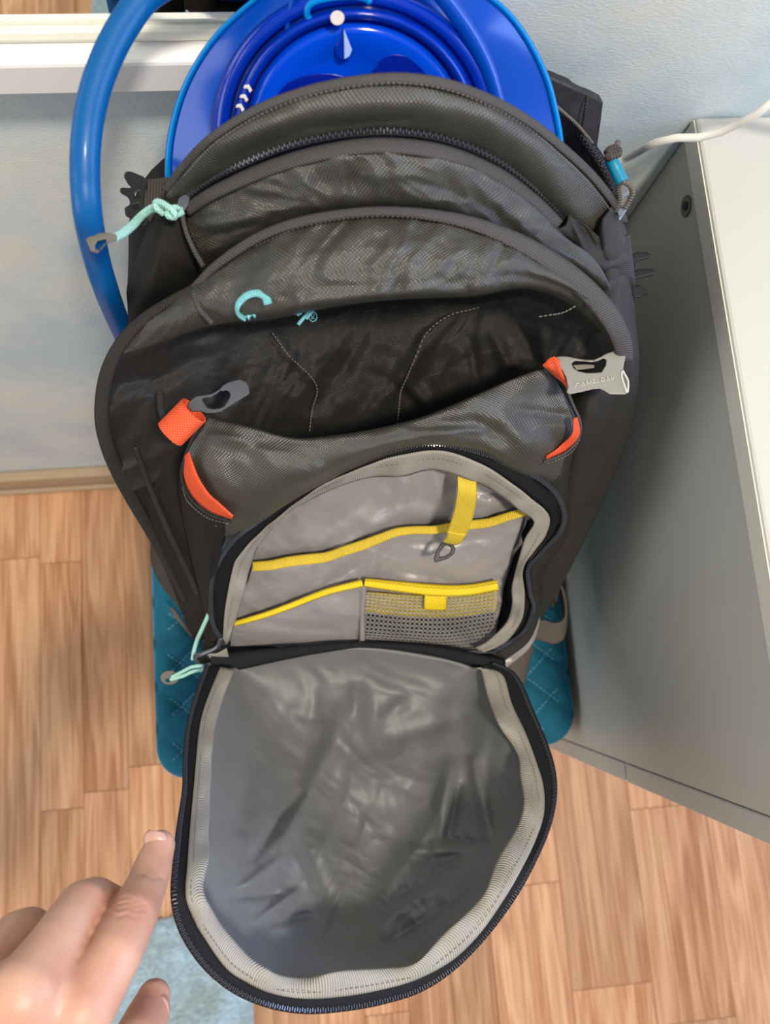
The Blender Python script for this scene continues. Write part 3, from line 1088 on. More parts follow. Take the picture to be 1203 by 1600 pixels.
stash_args = dict(
      folds=[(700, 500, 575, 655, 15, .010), (745, 478, 660, 560, 12, -.006), (560, 530, 500, 640, 14, -.006), (640, 600, 690, 660, 12, .007), (660, 520, 640, 600, 9, .004),
             (770, 520, 800, 585, 10, .007), (735, 530, 745, 600, 9, -.006), (800, 500, 840, 560, 9, -.006), (845, 490, 850, 560, 11, .006), (430, 530, 495, 600, 8, .004),
             (450, 560, 440, 650, 14, .004), (360, 560, 350, 640, 18, -.004), (220, 560, 330, 535, 16, .006), (190, 600, 260, 590, 14, -.005), (240, 520, 300, 480, 16, .003),
             (770, 395, 800, 385, 12, -.0012), (440, 372, 460, 395, 9, -.001), (735, 395, 760, 450, 30, .002), (600, 590, 660, 640, 8, -.005)],
      nz=[(.0016, 50), (.0008, 22)])
STASH = sheet_pts(stash_rows, 190, 150, stash_args['folds'], stash_args['nz'], cru=[(.0036, 64, 21, 2.1, 2.4)])
stash_part('stash_panel', 0, 72, M_SHELL, **stash_args)
stash_part('stash_lower_shaded', 71, 150, M_SHELL2, **stash_args)  # finer twill; its darker colour also paints in shade below the fold
E_low = [(300, 450, .858), (262, 472, .853), (225, 498, .845), (194, 530, .834), (172, 570, .82), (161, 615, .802), (160, 660, .782), (170, 702, .757), (186, 740, .730), (208, 782, .695), (236, 832, .655), (264, 888, .615), (290, 940, .580)]
band('stash_binding', [(x, y + 5, z) for x, y, z in E_edge], [13, 17, 18, 17, 17, 22, 30, 34, 34, 28], M_BIND, bp_, .0022, .0016)
band('stash_binding', E_low[::1], [12, 20, 24, 24, 23, 20, 14, 9], M_BIND2, bp_, .0022, .0022)
dashes('binding_stitching', P3(cr([(x - (x - 600) * .03, y + 13, z) for x, y, z in E_edge[2:-1]], 200)), .0020, (.0012, .00035, .0003), M_THREADD, bp_, lift=.0042)
# seams across the stash panel
band('seam_tape', [(302, 456, .866), (312, 482, .868), (332, 505, .862)], 9, M_BIND, bp_, .0012, .0036, n=30)
seamz = lambda x, y: .818 + .006
dashes('seam_stitching', P3(cr([(424, 518, .790), (452, 556, .777), (485, 588, .763), (495, 610, .754), (488, 640, .742), (484, 672, .732)], 100)), .0024, (.0016, .0006, .0005), M_THREAD, bp_, lift=.004)
dashes('seam_stitching', P3(cr([(742, 482, .786), (700, 494, .784), (668, 519, .779), (655, 545, .773), (640, 580, .760), (628, 610, .748), (622, 650, .735)], 100)), .0024, (.0016, .0006, .0005), M_THREAD, bp_, lift=.010)
dashes('seam_stitching', P3(cr([(848, 494, .852), (880, 488, .858), (905, 475, .866)], 60)), .0024, (.0016, .0006, .0005), M_THREAD, bp_, lift=.004)

# embroidered mark: a C, the tops of further letters caught in the fold, a K and a ringed R
emb = tube('embroidered_letter', np.array([up(P(x, y, z), .0018) for x, y, z in cr([(419, 475, .8885), (414, 463, .8885), (400, 458, .888), (384, 463, .887), (372, 476, .884), (371, 489, .878), (381, 497, .872)], 60)]), .0019, M_CYAN, bp_, 8, ell=.45)
for p in ([(382, 496, .872), (398, 490, .874), (415, 486, .876), (430, 484, .877)],):
    tube('embroidered_letter', np.array([up(P(*q), .0020) for q in cr(p, 20)]), .0007, M_CYAN, bp_, 6)
for x0, y0 in ((388, 497), (397, 494), (406, 490), (418, 488)):
    tube('embroidered_letter', np.array([up(P(x0, y0 - 3, .874), .0022), up(P(x0 + 1, y0 + 2, .870), .0022)]), .0007, M_CYAN, bp_, 6)
KZ = .832
for p in ([(459, 489), (468, 485), (482, 484)], [(466, 507), (474, 497), (486, 484)], [(464, 492), (471, 488)], [(478, 498), (489, 485)]):
    tube('embroidered_letter', np.array([up(P(x, y, .848), .010) for x, y in p]), .0009, M_CYAN, bp_, 6, ell=.5)
tube('registered_mark', np.array([up(P(489 + 6.2 * math.cos(a), 495 + 7.2 * math.sin(a), .846), .010) for a in np.linspace(0, 2 * math.pi, 24, endpoint=False)]), .00022, M_CYAN, bp_, 5, True)
tube('registered_mark', np.array([up(P(x, y, .846), .010) for x, y in ((487, 499), (487, 491), (490.5, 491.5), (490.5, 494.5), (487.5, 495), (491.5, 499))]), .0002, M_CYAN, bp_, 5)

# ---- lower front pocket
F_top = [(322, 650, .795), (345, 657, .799), (392, 668, .803), (460, 685, .806), (530, 680, .809), (600, 668, .811), (660, 652, .813), (720, 628, .815), (790, 597, .814), (835, 580, .81), (862, 573, .806)]
zip_path = [(346, 1000), (332, 969), (330, 921), (338, 887), (366, 844), (416, 806), (479, 761), (561, 718), (629, 698), (690, 694), (754, 708), (812, 731), (860, 762), (880, 797), (875, 830), (847, 863), (827, 888), (828, 921), (833, 950), (817, 988), (773, 1018)]
front_rows = [
    [(x, y + 3, z - .030) for x, y, z in F_top],
    [(x, y - 1, z - .004) for x, y, z in F_top],
    [(x, y + 9, z + .002) for x, y, z in F_top],
    [(292, 706, .785), (330, 720, .793), (390, 732, .797), (460, 733, .803), (530, 716, .808), (600, 695, .811), (660, 682, .812), (730, 670, .812), (800, 652, .808), (860, 640, .80), (900, 655, .790)],
    [(286, 745, .762), (325, 770, .772), (395, 770, .782), (465, 755, .790), (540, 724, .797), (610, 698, .800), (670, 690, .802), (745, 696, .800), (805, 700, .795), (850, 690, .79), (892, 690, .778)],
    [(300, 790, .742), (345, 818, .742), (400, 806, .750), (470, 766, .768), (548, 727, .778), (620, 703, .783), (690, 697, .785), (755, 709, .780), (812, 730, .772), (845, 735, .766), (880, 725, .762)],
    [(310, 815, .722), (348, 838, .724), (405, 815, .735), (475, 772, .755), (552, 733, .765), (625, 710, .770), (692, 704, .772), (752, 716, .767), (808, 738, .760), (842, 752, .752), (872, 760, .745)]]
sheet('front_pocket_panel', front_rows, 170, 76, M_SHELL, bp_,
      folds=[(670, 672, 720, 690, 16, .004), (735, 652, 800, 690, 10, -.004), (790, 665, 830, 705, 14, .005), (800, 640, 880, 648, 8, -.003), (770, 705, 800, 722, 8, .004),
             (390, 690, 500, 690, 12, -.0025), (330, 680, 390, 690, 7, .003), (335, 700, 400, 715, 8, -.002), (640, 668, 740, 660, 9, -.003), (700, 640, 760, 650, 10, .002)], nz=[(.0014, 55)], cru=[(.0026, 58, 41, .2, 2.4)])
# left pocket wall
sheet('front_pocket_side', [[(322, 648, .790), (296, 690, .782), (280, 735, .755), (282, 785, .722), (290, 830, .690), (303, 890, .65), (316, 945, .615), (322, 985, .592), (312, 1022, .585)],
                            [(324, 668, .790), (300, 715, .775), (293, 765, .752), (308, 808, .734), (318, 850, .706), (320, 900, .67), (325, 950, .635), (332, 985, .612), (318, 1028, .592)],
                            [(326, 690, .782), (305, 735, .768), (308, 778, .748), (348, 818, .744), (345, 860, .70), (337, 905, .672), (333, 950, .642), (345, 990, .615), (324, 1032, .596)]],
      110, 26, M_DARK, bp_, lift=.001, folds=[(330, 860, 318, 960, 5, .002), (305, 850, 325, 960, 6, -.002)], nz=[(.001, 50)])
# right pocket wall
sheet('front_pocket_side', [[(862, 573, .802), (888, 612, .79), (905, 660, .775), (897, 700, .758), (888, 750, .735), (892, 800, .70), (880, 850, .672), (850, 893, .648), (846, 950, .615), (828, 1000, .585), (790, 1032, .57)],
                            [(866, 590, .796), (890, 625, .785), (904, 668, .775), (884, 710, .764), (876, 765, .742), (884, 805, .72), (868, 848, .69), (838, 888, .67), (840, 940, .638), (824, 992, .606), (782, 1028, .585)],
                            [(868, 610, .788), (888, 640, .778), (900, 682, .768), (858, 722, .764), (858, 768, .742), (872, 805, .722), (858, 840, .70), (825, 882, .678), (828, 935, .645), (810, 985, .612), (770, 1022, .592)]],
      110, 24, M_SHELL2, bp_, lift=.0012, nz=[(.0012, 50)], folds=[(870, 735, 885, 760, 8, .002)])

# orange webbing slips and their black edge seams
for pa, pb in (([(288, 712, .786), (286, 745, .768), (300, 776, .752), (328, 800, .745), (362, 812, .742)], [(296, 706, .790), (306, 742, .782), (324, 772, .772), (342, 788, .764), (363, 808, .755)]),
               ([(903, 652, .795), (906, 678, .785), (888, 702, .772), (853, 719, .768)], [(896, 655, .797), (893, 680, .789), (875, 697, .778), (856, 714, .775)])):
    sheet('orange_webbing', [pa, pb], 50, 8, M_ORG, bp_, lift=.0062, rim=.0014)
band('pocket_piping', [(324, 648, .797), (303, 680, .792), (290, 712, .784), (284, 745, .768), (297, 778, .752), (326, 803, .745), (362, 816, .744)], 5, M_BIND2, bp_, .0016, .0068, n=90)
band('pocket_piping', [(860, 570, .808), (880, 596, .80), (895, 632, .794), (906, 658, .788), (905, 682, .780), (886, 706, .772), (850, 722, .768)], 5, M_BIND, bp_, .0016, .0068, n=90)
dashes('pocket_stitching', P3(cr([(281, 745, .766), (293, 782, .75), (322, 808, .744), (358, 819, .744)], 60)), .0022, (.0014, .0004, .0004), M_THREAD, bp_, lift=.005)
dashes('pocket_stitching', P3(cr([(908, 684, .778), (890, 709, .77), (850, 727, .766)], 60)), .0022, (.0014, .0004, .0004), M_THREAD, bp_, lift=.005)

# ---- inside of the pocket
sheet('pocket_lining', [wz([(420, 690), (560, 690), (690, 680), (800, 700)], -.030),
                        wz([(385, 760), (520, 760), (690, 760), (850, 760)], -.030),
                        wz([(350, 850), (520, 850), (690, 850), (868, 850)], -.034),
                        wz([(336, 920), (520, 920), (690, 920), (850, 920)], -.036),
                        wz([(340, 1000), (520, 1000), (690, 1000), (835, 1000)], -.036),
                        wz([(345, 1040), (520, 1045), (690, 1045), (790, 1045)], -.030)], 150, 110, M_LINING, bp_, cru=[(.0055, 70, 1, -.7, 2.4), (.0016, 28, 2, .5, 2)],
      folds=[(470, 800, 560, 745, 16, 0.0072), (520, 820, 600, 760, 12, -0.0072), (640, 745, 620, 800, 14, 0.0072), (590, 790, 680, 780, 12, -0.0054), (680, 730, 690, 800, 12, 0.0054), (740, 780, 800, 790, 10, 0.0072), (700, 760, 780, 770, 9, -0.0054), (400, 850, 440, 800, 12, 0.0072)], nz=[(.0026, 60), (.0010, 26)])
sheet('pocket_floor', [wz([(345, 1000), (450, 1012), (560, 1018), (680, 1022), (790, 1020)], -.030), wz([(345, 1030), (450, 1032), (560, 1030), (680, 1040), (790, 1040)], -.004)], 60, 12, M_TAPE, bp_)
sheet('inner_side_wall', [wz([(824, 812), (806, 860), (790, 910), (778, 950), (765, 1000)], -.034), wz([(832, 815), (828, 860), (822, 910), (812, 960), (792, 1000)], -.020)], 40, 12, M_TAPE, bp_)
trim1 = [(394, 885), (440, 880), (480, 874), (520, 867), (560, 854), (600, 838), (640, 829), (690, 826), (735, 820), (780, 812), (822, 799)]
trim2 = [(364, 975), (410, 962), (450, 948), (510, 925), (566, 911)]
trim3 = [(570, 910), (620, 916), (680, 922), (730, 922), (778, 914)]
ipz = -.020
sheet('inner_pocket', [wz(trim1, ipz),
                       wz([(385, 915), (440, 908), (480, 900), (560, 885), (640, 868), (735, 862), (806, 848)], ipz - .001),
                       wz([(368, 950), (440, 940), (500, 928), (568, 915), (640, 915), (730, 915), (790, 905)], ipz - .006),
                       wz([(360, 1005), (440, 1005), (500, 1005), (568, 1005), (640, 1010), (720, 1010), (772, 1005)], ipz - .010)], 150, 70, M_LINING, bp_, cru=[(.0042, 55, 4, .25, 2.6), (.0012, 24, 5, -.6, 2)],
      folds=[(400, 900, 480, 888, 12, 0.0051), (560, 880, 520, 905, 9, -0.0068), (575, 905, 590, 860, 9, 0.0068), (640, 850, 760, 840, 9, -0.0051), (680, 880, 740, 890, 14, 0.0051), (620, 890, 700, 905, 8, -0.0051)], nz=[(.0020, 50), (.0008, 24)])
sheet('inner_pocket', [wz(trim2, ipz + .006), wz([(362, 990), (420, 982), (470, 970), (520, 962), (567, 955)], ipz + .006), wz([(360, 1010), (420, 1010), (470, 1010), (520, 1010), (567, 1006)], ipz - .004)], 80, 40, M_LINING, bp_, cru=[(.0020, 40, 6, .3, 2.4)],
      folds=[(500, 940, 540, 955, 14, 0.0051), (420, 975, 520, 985, 9, -0.0034)], nz=[(.001, 40)])
rng = np.random.RandomState(4)
band('pocket_trim', wz([(x, y + 1.2 * math.sin(i * 2.1)) for i, (x, y) in enumerate(cr(trim1, 16))], ipz), [15, 16, 17, 15, 16, 14, 13, 14, 15, 14, 13], M_YEL, bp_, .0008, .003, n=160)
band('pocket_trim', wz(trim2, ipz + .006), [9, 10, 11, 12], M_YEL2, bp_, .0022, .002, n=80)
band('pocket_trim', wz(trim3, ipz + .006), [14, 17, 19, 18, 17], M_YEL2, bp_, .0026, .002, n=80)
for dy in (-3, 3):
    dashes('trim_groove_shade', P3(cr(wz([(x, y + dy) for x, y in trim3[:]], ipz + .006), 80)), .0014, (.0015, .00028, .0003), plain('trim_shade', (.55, .36, .01), .6, .2), bp_, lift=.0045)  # groove shade drawn as darker yellow dashes on the elastic
sheet('label_tab', [wz([(664, 930), (680, 932), (697, 931)], ipz + .008), wz([(663, 942), (680, 944), (697, 943)], ipz + .010), wz([(663, 953), (680, 954), (696, 954)], ipz + .010)], 8, 8, M_YEL2, bp_, lift=.002, thick=.0015)
band('pocket_seam', wz([(569, 918), (568, 940), (566, 970), (566, 1004)], ipz + .004), 7, M_LINING, bp_, .0012, .002, n=30)
dashes('seam_stitching', P3(cr(wz([(565, 920), (564, 950), (562, 1002)], ipz + .006), 40)), .0024, (.0015, .0005, .0004), M_THREAD, bp_, lift=.003)

# mesh pocket: a real diamond net of thin strands
mg = sheet_pts([wz([(572, 926), (640, 931), (710, 932), (776, 922)], ipz + .006), wz([(570, 950), (640, 958), (710, 958), (776, 950)], ipz + .010),
                wz([(566, 985), (640, 990), (700, 992), (772, 980)], ipz + .006), wz([(562, 1003), (630, 1010), (700, 1016), (745, 1014)], ipz - .002)], 90, 60,
               folds=[(600, 930, 640, 990, 14, .003), (650, 950, 730, 1000, 12, -.003), (700, 940, 760, 970, 12, .003), (610, 980, 690, 1000, 9, .002)], nz=[(.0012, 40)])
def msamp(u, v):
    a, b_ = min(max(u, 0), 1) * 88.999, min(max(v, 0), 1) * 58.999
    i, j = int(a), int(b_)
    fa, fb = a - i, b_ - j
    return (mg[j, i] * (1 - fa) + mg[j, i + 1] * fa) * (1 - fb) + (mg[j + 1, i] * (1 - fa) + mg[j + 1, i + 1] * fa) * fb
MV, MF = [], []
def strand(pp, hw=.00033):
    fr = frames(np.array(pp))
    k0 = len(MV)
    for i, (p, t_, b_, n_) in enumerate(fr):
        MV.extend([p + b_ * hw, p + n_ * hw, p - b_ * hw])
        if i:
            k = k0 + 3 * i
            MF.extend([(k - 3, k, k + 1, k - 2), (k - 2, k + 1, k + 2, k - 1)])
NUW, NVW = 30, 15
for k in range(-NVW, NUW + NVW + 1):
    for sg in (1, -1):
        pp = []
        for j in range(0, NVW * 4 + 1):
            v = j / (NVW * 4)
            wob = .16 * math.sin(j * math.pi / 2)
            u = (k + sg * (v * NVW + wob)) / NUW
            if 0 <= u <= 1:
                pp.append(msamp(u, v))
            elif len(pp) > 2:
                break
        if len(pp) > 2:
            strand(pp)
o = mesh_obj('mesh_netting', MV, MF, plain('grey_net', (.30, .28, .265), .6, .3), bp_, True)
o['kind'] = 'stuff'
sheet('mesh_lining', [wz([(572, 926), (640, 931), (710, 932), (776, 922)], ipz + .001), wz([(570, 945), (640, 950), (710, 951), (776, 942)], ipz + .001), wz([(570, 958), (640, 964), (710, 965), (774, 956)], ipz - .001)], 40, 10, M_YEL2, bp_)
sheet('mesh_lining', [wz([(568, 952), (640, 956), (710, 957), (776, 950)], ipz - .003), wz([(566, 985), (640, 988), (710, 988), (770, 980)], ipz - .005), wz([(562, 1008), (630, 1014), (700, 1018), (745, 1016)], ipz - .010)], 40, 10, weave('dark_net_lining', (.05, .045, .042), .001, .001, (.08, .075, .07)), bp_)

# key strap with hook
ks = sheet('key_strap', [wz([(716, 738), (730, 741), (744, 745)], -.008), wz([(716, 765), (731, 768), (745, 771)], .004), wz([(711, 795), (726, 798), (741, 800)], .006), wz([(704, 818), (719, 822), (733, 826)], .006), wz([(698, 834), (711, 838), (724, 842)], .004)],
            12, 50, M_YEL, bp_, lift=.003, thick=.0012)
sheet('strap_fold', [wz([(701, 831), (714, 834), (729, 836)], .006), wz([(698, 840), (708, 844), (720, 848)], .005), wz([(693, 848), (702, 850), (712, 852)], .002)], 10, 12, M_YEL, ks, lift=.0035)
fn = px_frame(zr(858) + .002)
hk = polyprism([(688, 849), (697, 845), (707, 848), (712, 857), (709, 866), (700, 873), (688, 877), (679, 879), (677, 872), (682, 860)],
               [[(692, 855), (699, 852), (705, 857), (703, 864), (694, 869), (687, 870), (687, 863)]], fn, .0034, M_GUN, 'hook', ks, .0008)

# zipper round the opening: tape, teeth, grosgrain facing
zpz = [(x, y, zr(y)) for x, y in zip_path]
zp = band('zipper', zpz, 9, M_TAPE, bp_, .0012, .0030, n=240)
dashes('zipper_teeth', P3(cr(zpz, 700)), .00145, (.0009, .0030, .0014), M_TEETH, zp, stagger=.0002, lift=.0050)
f_out = [(347, 1012), (352, 950), (363, 892), (376, 866), (421, 819), (489, 768), (561, 733), (629, 712), (690, 706), (750, 725), (790, 750), (828, 778), (858, 806), (853, 836), (836, 860), (817, 889), (820, 931), (815, 969), (790, 1004), (756, 1020)]
f_in = [(356, 1006), (378, 940), (392, 884), (407, 849), (453, 800), (520, 765), (576, 747), (629, 745), (677, 735), (738, 752), (778, 772), (812, 798), (834, 816), (820, 842), (812, 868), (800, 915), (800, 945), (790, 974), (764, 1000), (742, 1012)]
zt_out = [(x, y) for x, y in zip_path]
sheet('zipper_tape', [wz([(x, y) for x, y in zip_path], -.0015), wz(f_out, -.002)], 200, 5, M_TAPE, bp_, lift=.0022)
gr = np.array([cr(wz(f_out, 0), 260), cr(wz(f_in, -.006), 260)])
rip = np.zeros((9, 260, 3))
for i in range(260):
    for j in range(9):
        f = j / 8
        q = gr[0][i] * (1 - f) + gr[1][i] * f
        l = .0034 + .0012 * math.sqrt(max(0, 1 - (2 * f - 1) ** 2)) + f * (.0036 * math.sin(i * .21 + 2.1 * math.sin(i * .05)) + .0018 * math.sin(i * .47 + math.sin(i * .11)))
        rip[j, i] = up(P(*q), l)
grid_mesh('facing_tape', rip, M_GROS, bp_, .001)
mid = gr[0] * .62 + gr[1] * .38
dashes('facing_stitching', np.array([up(P(*q), .0050) for q in mid]), .0030, (.0018, .00032, .0003), plain('brown_thread', (.16, .12, .08), .8, .2), bp_)

# ---- the open lid
def zl(x, y):
    t_ = min(max((y - 1030) / 340, 0), 1) ** .9
    lean = 1 - min(max((x - 270) / 600, 0), 1)
    return .600 + t_ * (.125 + .095 * lean) - max(0, y - 1420) / 180 * .025


def lz(pts, dz=0):
    return [(x, y, zl(x, y) + dz) for x, y in pts]


rim_o = [(322, 1040), (306, 1085), (294, 1130), (288, 1180), (287, 1235), (279, 1290), (273, 1345), (270, 1400), (279, 1445), (300, 1485), (330, 1521), (372, 1552), (425, 1573), (480, 1581), (540, 1577), (600, 1566), (660, 1546), (715, 1508), (765, 1455),
         (805, 1400), (832, 1352), (855, 1300), (867, 1250), (866, 1205), (853, 1160), (834, 1115), (815, 1070), (798, 1048), (772, 1036)]
rim_m = [(344, 1042), (329, 1078), (316, 1115), (309, 1155), (303, 1225), (297, 1290), (293, 1345), (290, 1400), (304, 1440), (318, 1464), (352, 1512), (385, 1535), (425, 1553), (480, 1561), (540, 1557), (600, 1546), (654, 1530), (708, 1500), (750, 1459),
         (788, 1405), (813, 1362), (836, 1315), (850, 1272), (849, 1228), (838, 1190), (820, 1142), (800, 1100), (786, 1055), (762, 1044)]
rim_i = [(366, 1046), (354, 1078), (342, 1115), (334, 1152), (330, 1225), (327, 1290), (326, 1345), (318, 1390), (334, 1424), (348, 1446), (384, 1488), (412, 1510), (440, 1524), (480, 1526), (540, 1516), (600, 1512), (650, 1504), (690, 1462), (725, 1430),
         (758, 1392), (776, 1344), (804, 1298), (818, 1258), (812, 1212), (808, 1180), (782, 1138), (762, 1092), (752, 1050), (744, 1046)]
NR = 300
ro_, rm_, ri_ = cr(lz(rim_o), NR), cr(lz(rim_m), NR), cr(lz(rim_i, -.004), NR)
g = np.zeros((8, NR, 3))
for i in range(NR):
    for j in range(8):
        f = j / 7
        g[j, i] = up(P(*(ro_[i] * (1 - f) + rm_[i] * f)), .0008 * math.sin(f * math.pi) + .0012 * f)
lidz = grid_mesh('lid_zipper', g, M_TAPE, bp_, .0014)
dashes('lid_zipper_teeth', np.array([up(P(*(q * .88 + m_ * .12)), .0008) for q, m_ in zip(ro_, rm_)]), .00150, (.0009, .0022, .0014), M_TEETH, lidz, stagger=.0002, lift=.0006)
tube('zipper_edge_cord', np.array([up(P(*(q * .97 + m_ * .03)), -.0008) for q, m_ in zip(ro_, rm_)]), .0013, M_TAPE, lidz, 6)
g = np.zeros((11, NR, 3))
for i in range(NR):
    for j in range(11):
        f = j / 10
        q = rm_[i] * (1 - f) + ri_[i] * f
        rip_ = f * (.0042 * math.sin(i * .17 + 2.4 * math.sin(i * .043)) + .0022 * math.sin(i * .39 + .5))
        g[j, i] = up(P(*q), .0030 + .0028 * math.sin(f * math.pi) ** .7 + rip_)
grid_mesh('lid_facing_tape', g, M_GROS, bp_, .0012)
dashes('facing_stitching', np.array([up(P(*(a_ * .72 + c_ * .28)), .0062) for a_, c_ in zip(rm_, ri_)]), .0030, (.0018, .00032, .0003), plain('olive_thread', (.14, .12, .08), .8, .2), bp_)
# bowl of the lid: rim curve closed, shrunk to the centre, sagging below the rim
full = np.vstack([rm_ * .35 + ri_ * .65, cr([(744, 1046, .597), (690, 1030, .598), (560, 1012, .598), (440, 1022, .598), (366, 1046, .598)], 60)[1:-1]])
cc = np.array([560, 1340, 0.0])
NB = len(full)
lid_folds = [(560, 1090, 400, 1390, 22, 0.0112), (470, 1240, 395, 1340, 9, -0.0096), (390, 1180, 375, 1290, 20, -0.0096), (375, 1390, 440, 1340, 8, 0.0080), (360, 1400, 430, 1395, 9, -0.0096), (400, 1440, 460, 1395, 7, 0.0080), (430, 1440, 480, 1430, 10, -0.0096),
             (470, 1300, 520, 1420, 12, -0.0064), (450, 1300, 490, 1400, 12, 0.0048), (700, 1200, 690, 1330, 14, 0.0096), (740, 1190, 770, 1320, 10, 0.0112), (715, 1230, 700, 1300, 8, -0.0096), (690, 1310, 800, 1330, 9, -0.0080), (650, 1330, 780, 1325, 8, 0.0080),
             (590, 1450, 720, 1350, 14, 0.0080), (600, 1480, 740, 1390, 10, -0.0080), (620, 1400, 700, 1370, 10, -0.0048), (600, 1120, 640, 1090, 12, 0.0048), (620, 1150, 720, 1120, 14, -0.0048), (640, 1250, 560, 1400, 40, -0.0080), (520, 1180, 640, 1230, 40, 0.0064)]
KR = 84
g = np.zeros((KR, NB, 3))
for j in range(KR):
    s = 1 - j / (KR - 1)
    s = max(s, .004)
    sg_ = max(.01, (1 - s) * 34)
    kk = np.arange(-90, 91)
    ker = np.exp(-.5 * (kk / sg_) ** 2)
    ker /= ker.sum()
    fs = np.stack([np.convolve(np.concatenate([full[-90:, q], full[:, q], full[:90, q]]), ker, 'valid') for q in range(3)], 1) if sg_ > .3 else full
    px = cc[0] + (fs[:, 0] - cc[0]) * s
    py = cc[1] + (fs[:, 1] - cc[1]) * s
    z = fs[:, 2] * s + (1 - s) * .705
    sag = -.056 * (1 - s ** 4)
    L = fold_lift(px, py, lid_folds) * min(1, 4 * (1 - s)) + noise_lift(px, py, .0026, 75, 3) * min(1, 5 * (1 - s)) + (crumple(px, py, .0042, 85, 11, 1.9, 2.6) + crumple(px, py, .0020, 42, 12, .7, 2.2)) * min(1, 4 * (1 - s)) + sag
    for i in range(NB):
        g[j, i] = up(P(px[i], py[i], z[i]), L[i])
grid_mesh('lid_lining', g, M_LINING2, bp_, .003, closed=True)
shell = []
for j in range(0, KR, 3):
    shell.append([up(p, -.0052 - .004 * min(1, j / 6)) for p in g[j]])
outer = np.array([up(P(*(q * .9 + m_ * .1)), -.0028) for q, m_ in zip(ro_, rm_)])
k_ = np.concatenate([outer[np.linspace(0, NR - 1, NB - 58).astype(int)], np.array(shell[0])[-58:]])
grid_mesh('lid_shell', np.array([k_] + shell), M_SHELL, bp_, .001, closed=True)
# dark fold across the hinge
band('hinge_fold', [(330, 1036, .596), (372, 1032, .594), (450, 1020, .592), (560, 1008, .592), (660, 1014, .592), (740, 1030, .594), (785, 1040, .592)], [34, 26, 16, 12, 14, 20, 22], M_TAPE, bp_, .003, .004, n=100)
if 0: sheet('hinge_gusset', [[(330, 1032, .590), (345, 1046, .590), (366, 1058, .594)], [(345, 1070, .612), (360, 1078, .612), (385, 1070, .606)], [(352, 1090, .615), (370, 1092, .612), (392, 1078, .604)]], 16, 12, M_TAPE, bp_, lift=.001)
sheet('zipper_garage', [wz([(330, 1004), (345, 1012), (352, 1006)], .002), wz([(322, 1018), (335, 1028), (352, 1030)], .0), wz([(306, 1028), (318, 1040), (348, 1040)], -.004)], 18, 14, M_DARK, bp_, lift=.004)
band('zipper_tail', [(346, 998, .612), (338, 1012, .606), (318, 1021, .600), (306, 1026, .594), (310, 1036, .588), (326, 1046, .584)], 8, M_TEETH, bp_, .0016, .008, n=40)
sheet('facing_end', [wz([(322, 1022), (338, 1022), (354, 1014)], .002), wz([(332, 1032), (344, 1032), (358, 1030)], .001)], 10, 8, M_GROS, bp_, lift=.0065)

# ---- pulls, cords and buckles
def cord(name, path, r, mat, parent, lift=.0, n=50):
    return tube(name, np.array([up(P(*q), lift) for q in cr(path, n)]), r, mat, parent, 8)


# pull on the second zipper, top left
sl = polyprism([(279, 309), (289, 303), (297, 307), (296, 317), (289, 330), (281, 332), (276, 322)], [], px_frame(.872), .004, plain('glassy_slider', (.10, .115, .14), .1, .8, coat=.6), 'zipper_slider', zipD, .001)
cord('pull_cord', [(284, 327, .876), (272, 330, .878), (258, 326, .878), (240, 323, .874), (222, 334, .868), (206, 350, .880), (190, 363, .890), (178, 370, .896)], .0013, M_MINT, zipD, .002)
cord('pull_cord', [(286, 332, .876), (274, 336, .878), (260, 334, .878), (244, 327, .874), (226, 336, .868), (210, 353, .880), (193, 367, .890), (180, 373, .896)], .0013, M_MINT, zipD, .0015)
cord('cord_knot', [(256, 334, .878), (246, 326, .88), (243, 317, .88), (250, 316, .882), (262, 323, .884), (272, 332, .884), (272, 339, .882), (262, 336, .882), (268, 326, .882), (278, 325, .88)], .0015, M_MINT, zipD, .0042)
tab = polyprism([(138, 384), (134, 374), (140, 366), (152, 363), (170, 364), (182, 366), (184, 373), (176, 379), (166, 381), (160, 389), (152, 396), (142, 393)],
                [[(148, 385), (152, 377), (164, 374), (171, 376), (163, 380), (156, 389), (150, 391)]], px_frame(.896), .0052, M_PLTAUPE, 'pull_tab', zipD, .0016, True)

# pull on the lid zipper, lower left
cord('pull_cord', [(318, 1040, .592), (300, 1042, .590), (284, 1050, .588), (268, 1058, .586)], .0014, M_MINT, zp, .006)
cord('pull_cord', [(320, 1046, .592), (302, 1049, .590), (286, 1056, .588), (266, 1062, .586)], .0014, M_MINT, zp, .006)
cord('pull_cord', [(326, 960, .62), (316, 982, .61), (308, 1000, .60), (303, 1018, .595), (301, 1030, .59)], .0016, M_MINT, zp, .003)
V = [(265 + 14.5 * math.cos(a), 1059 + 11 * math.sin(a)) for a in np.linspace(0, 2 * math.pi, 22, endpoint=False)]
V2 = [(263 + 5 * math.cos(a), 1063 + 3 * math.sin(a)) for a in np.linspace(0, 2 * math.pi, 12, endpoint=False)]
polyprism(V, [V2], px_frame(.586), .004, M_PLTAUPE, 'pull_tab', zp, .001)
polyprism([(312, 1040), (330, 1034), (334, 1046), (316, 1052)], [], px_frame(.592), .006, M_STEEL, 'zipper_slider', zp, .001)

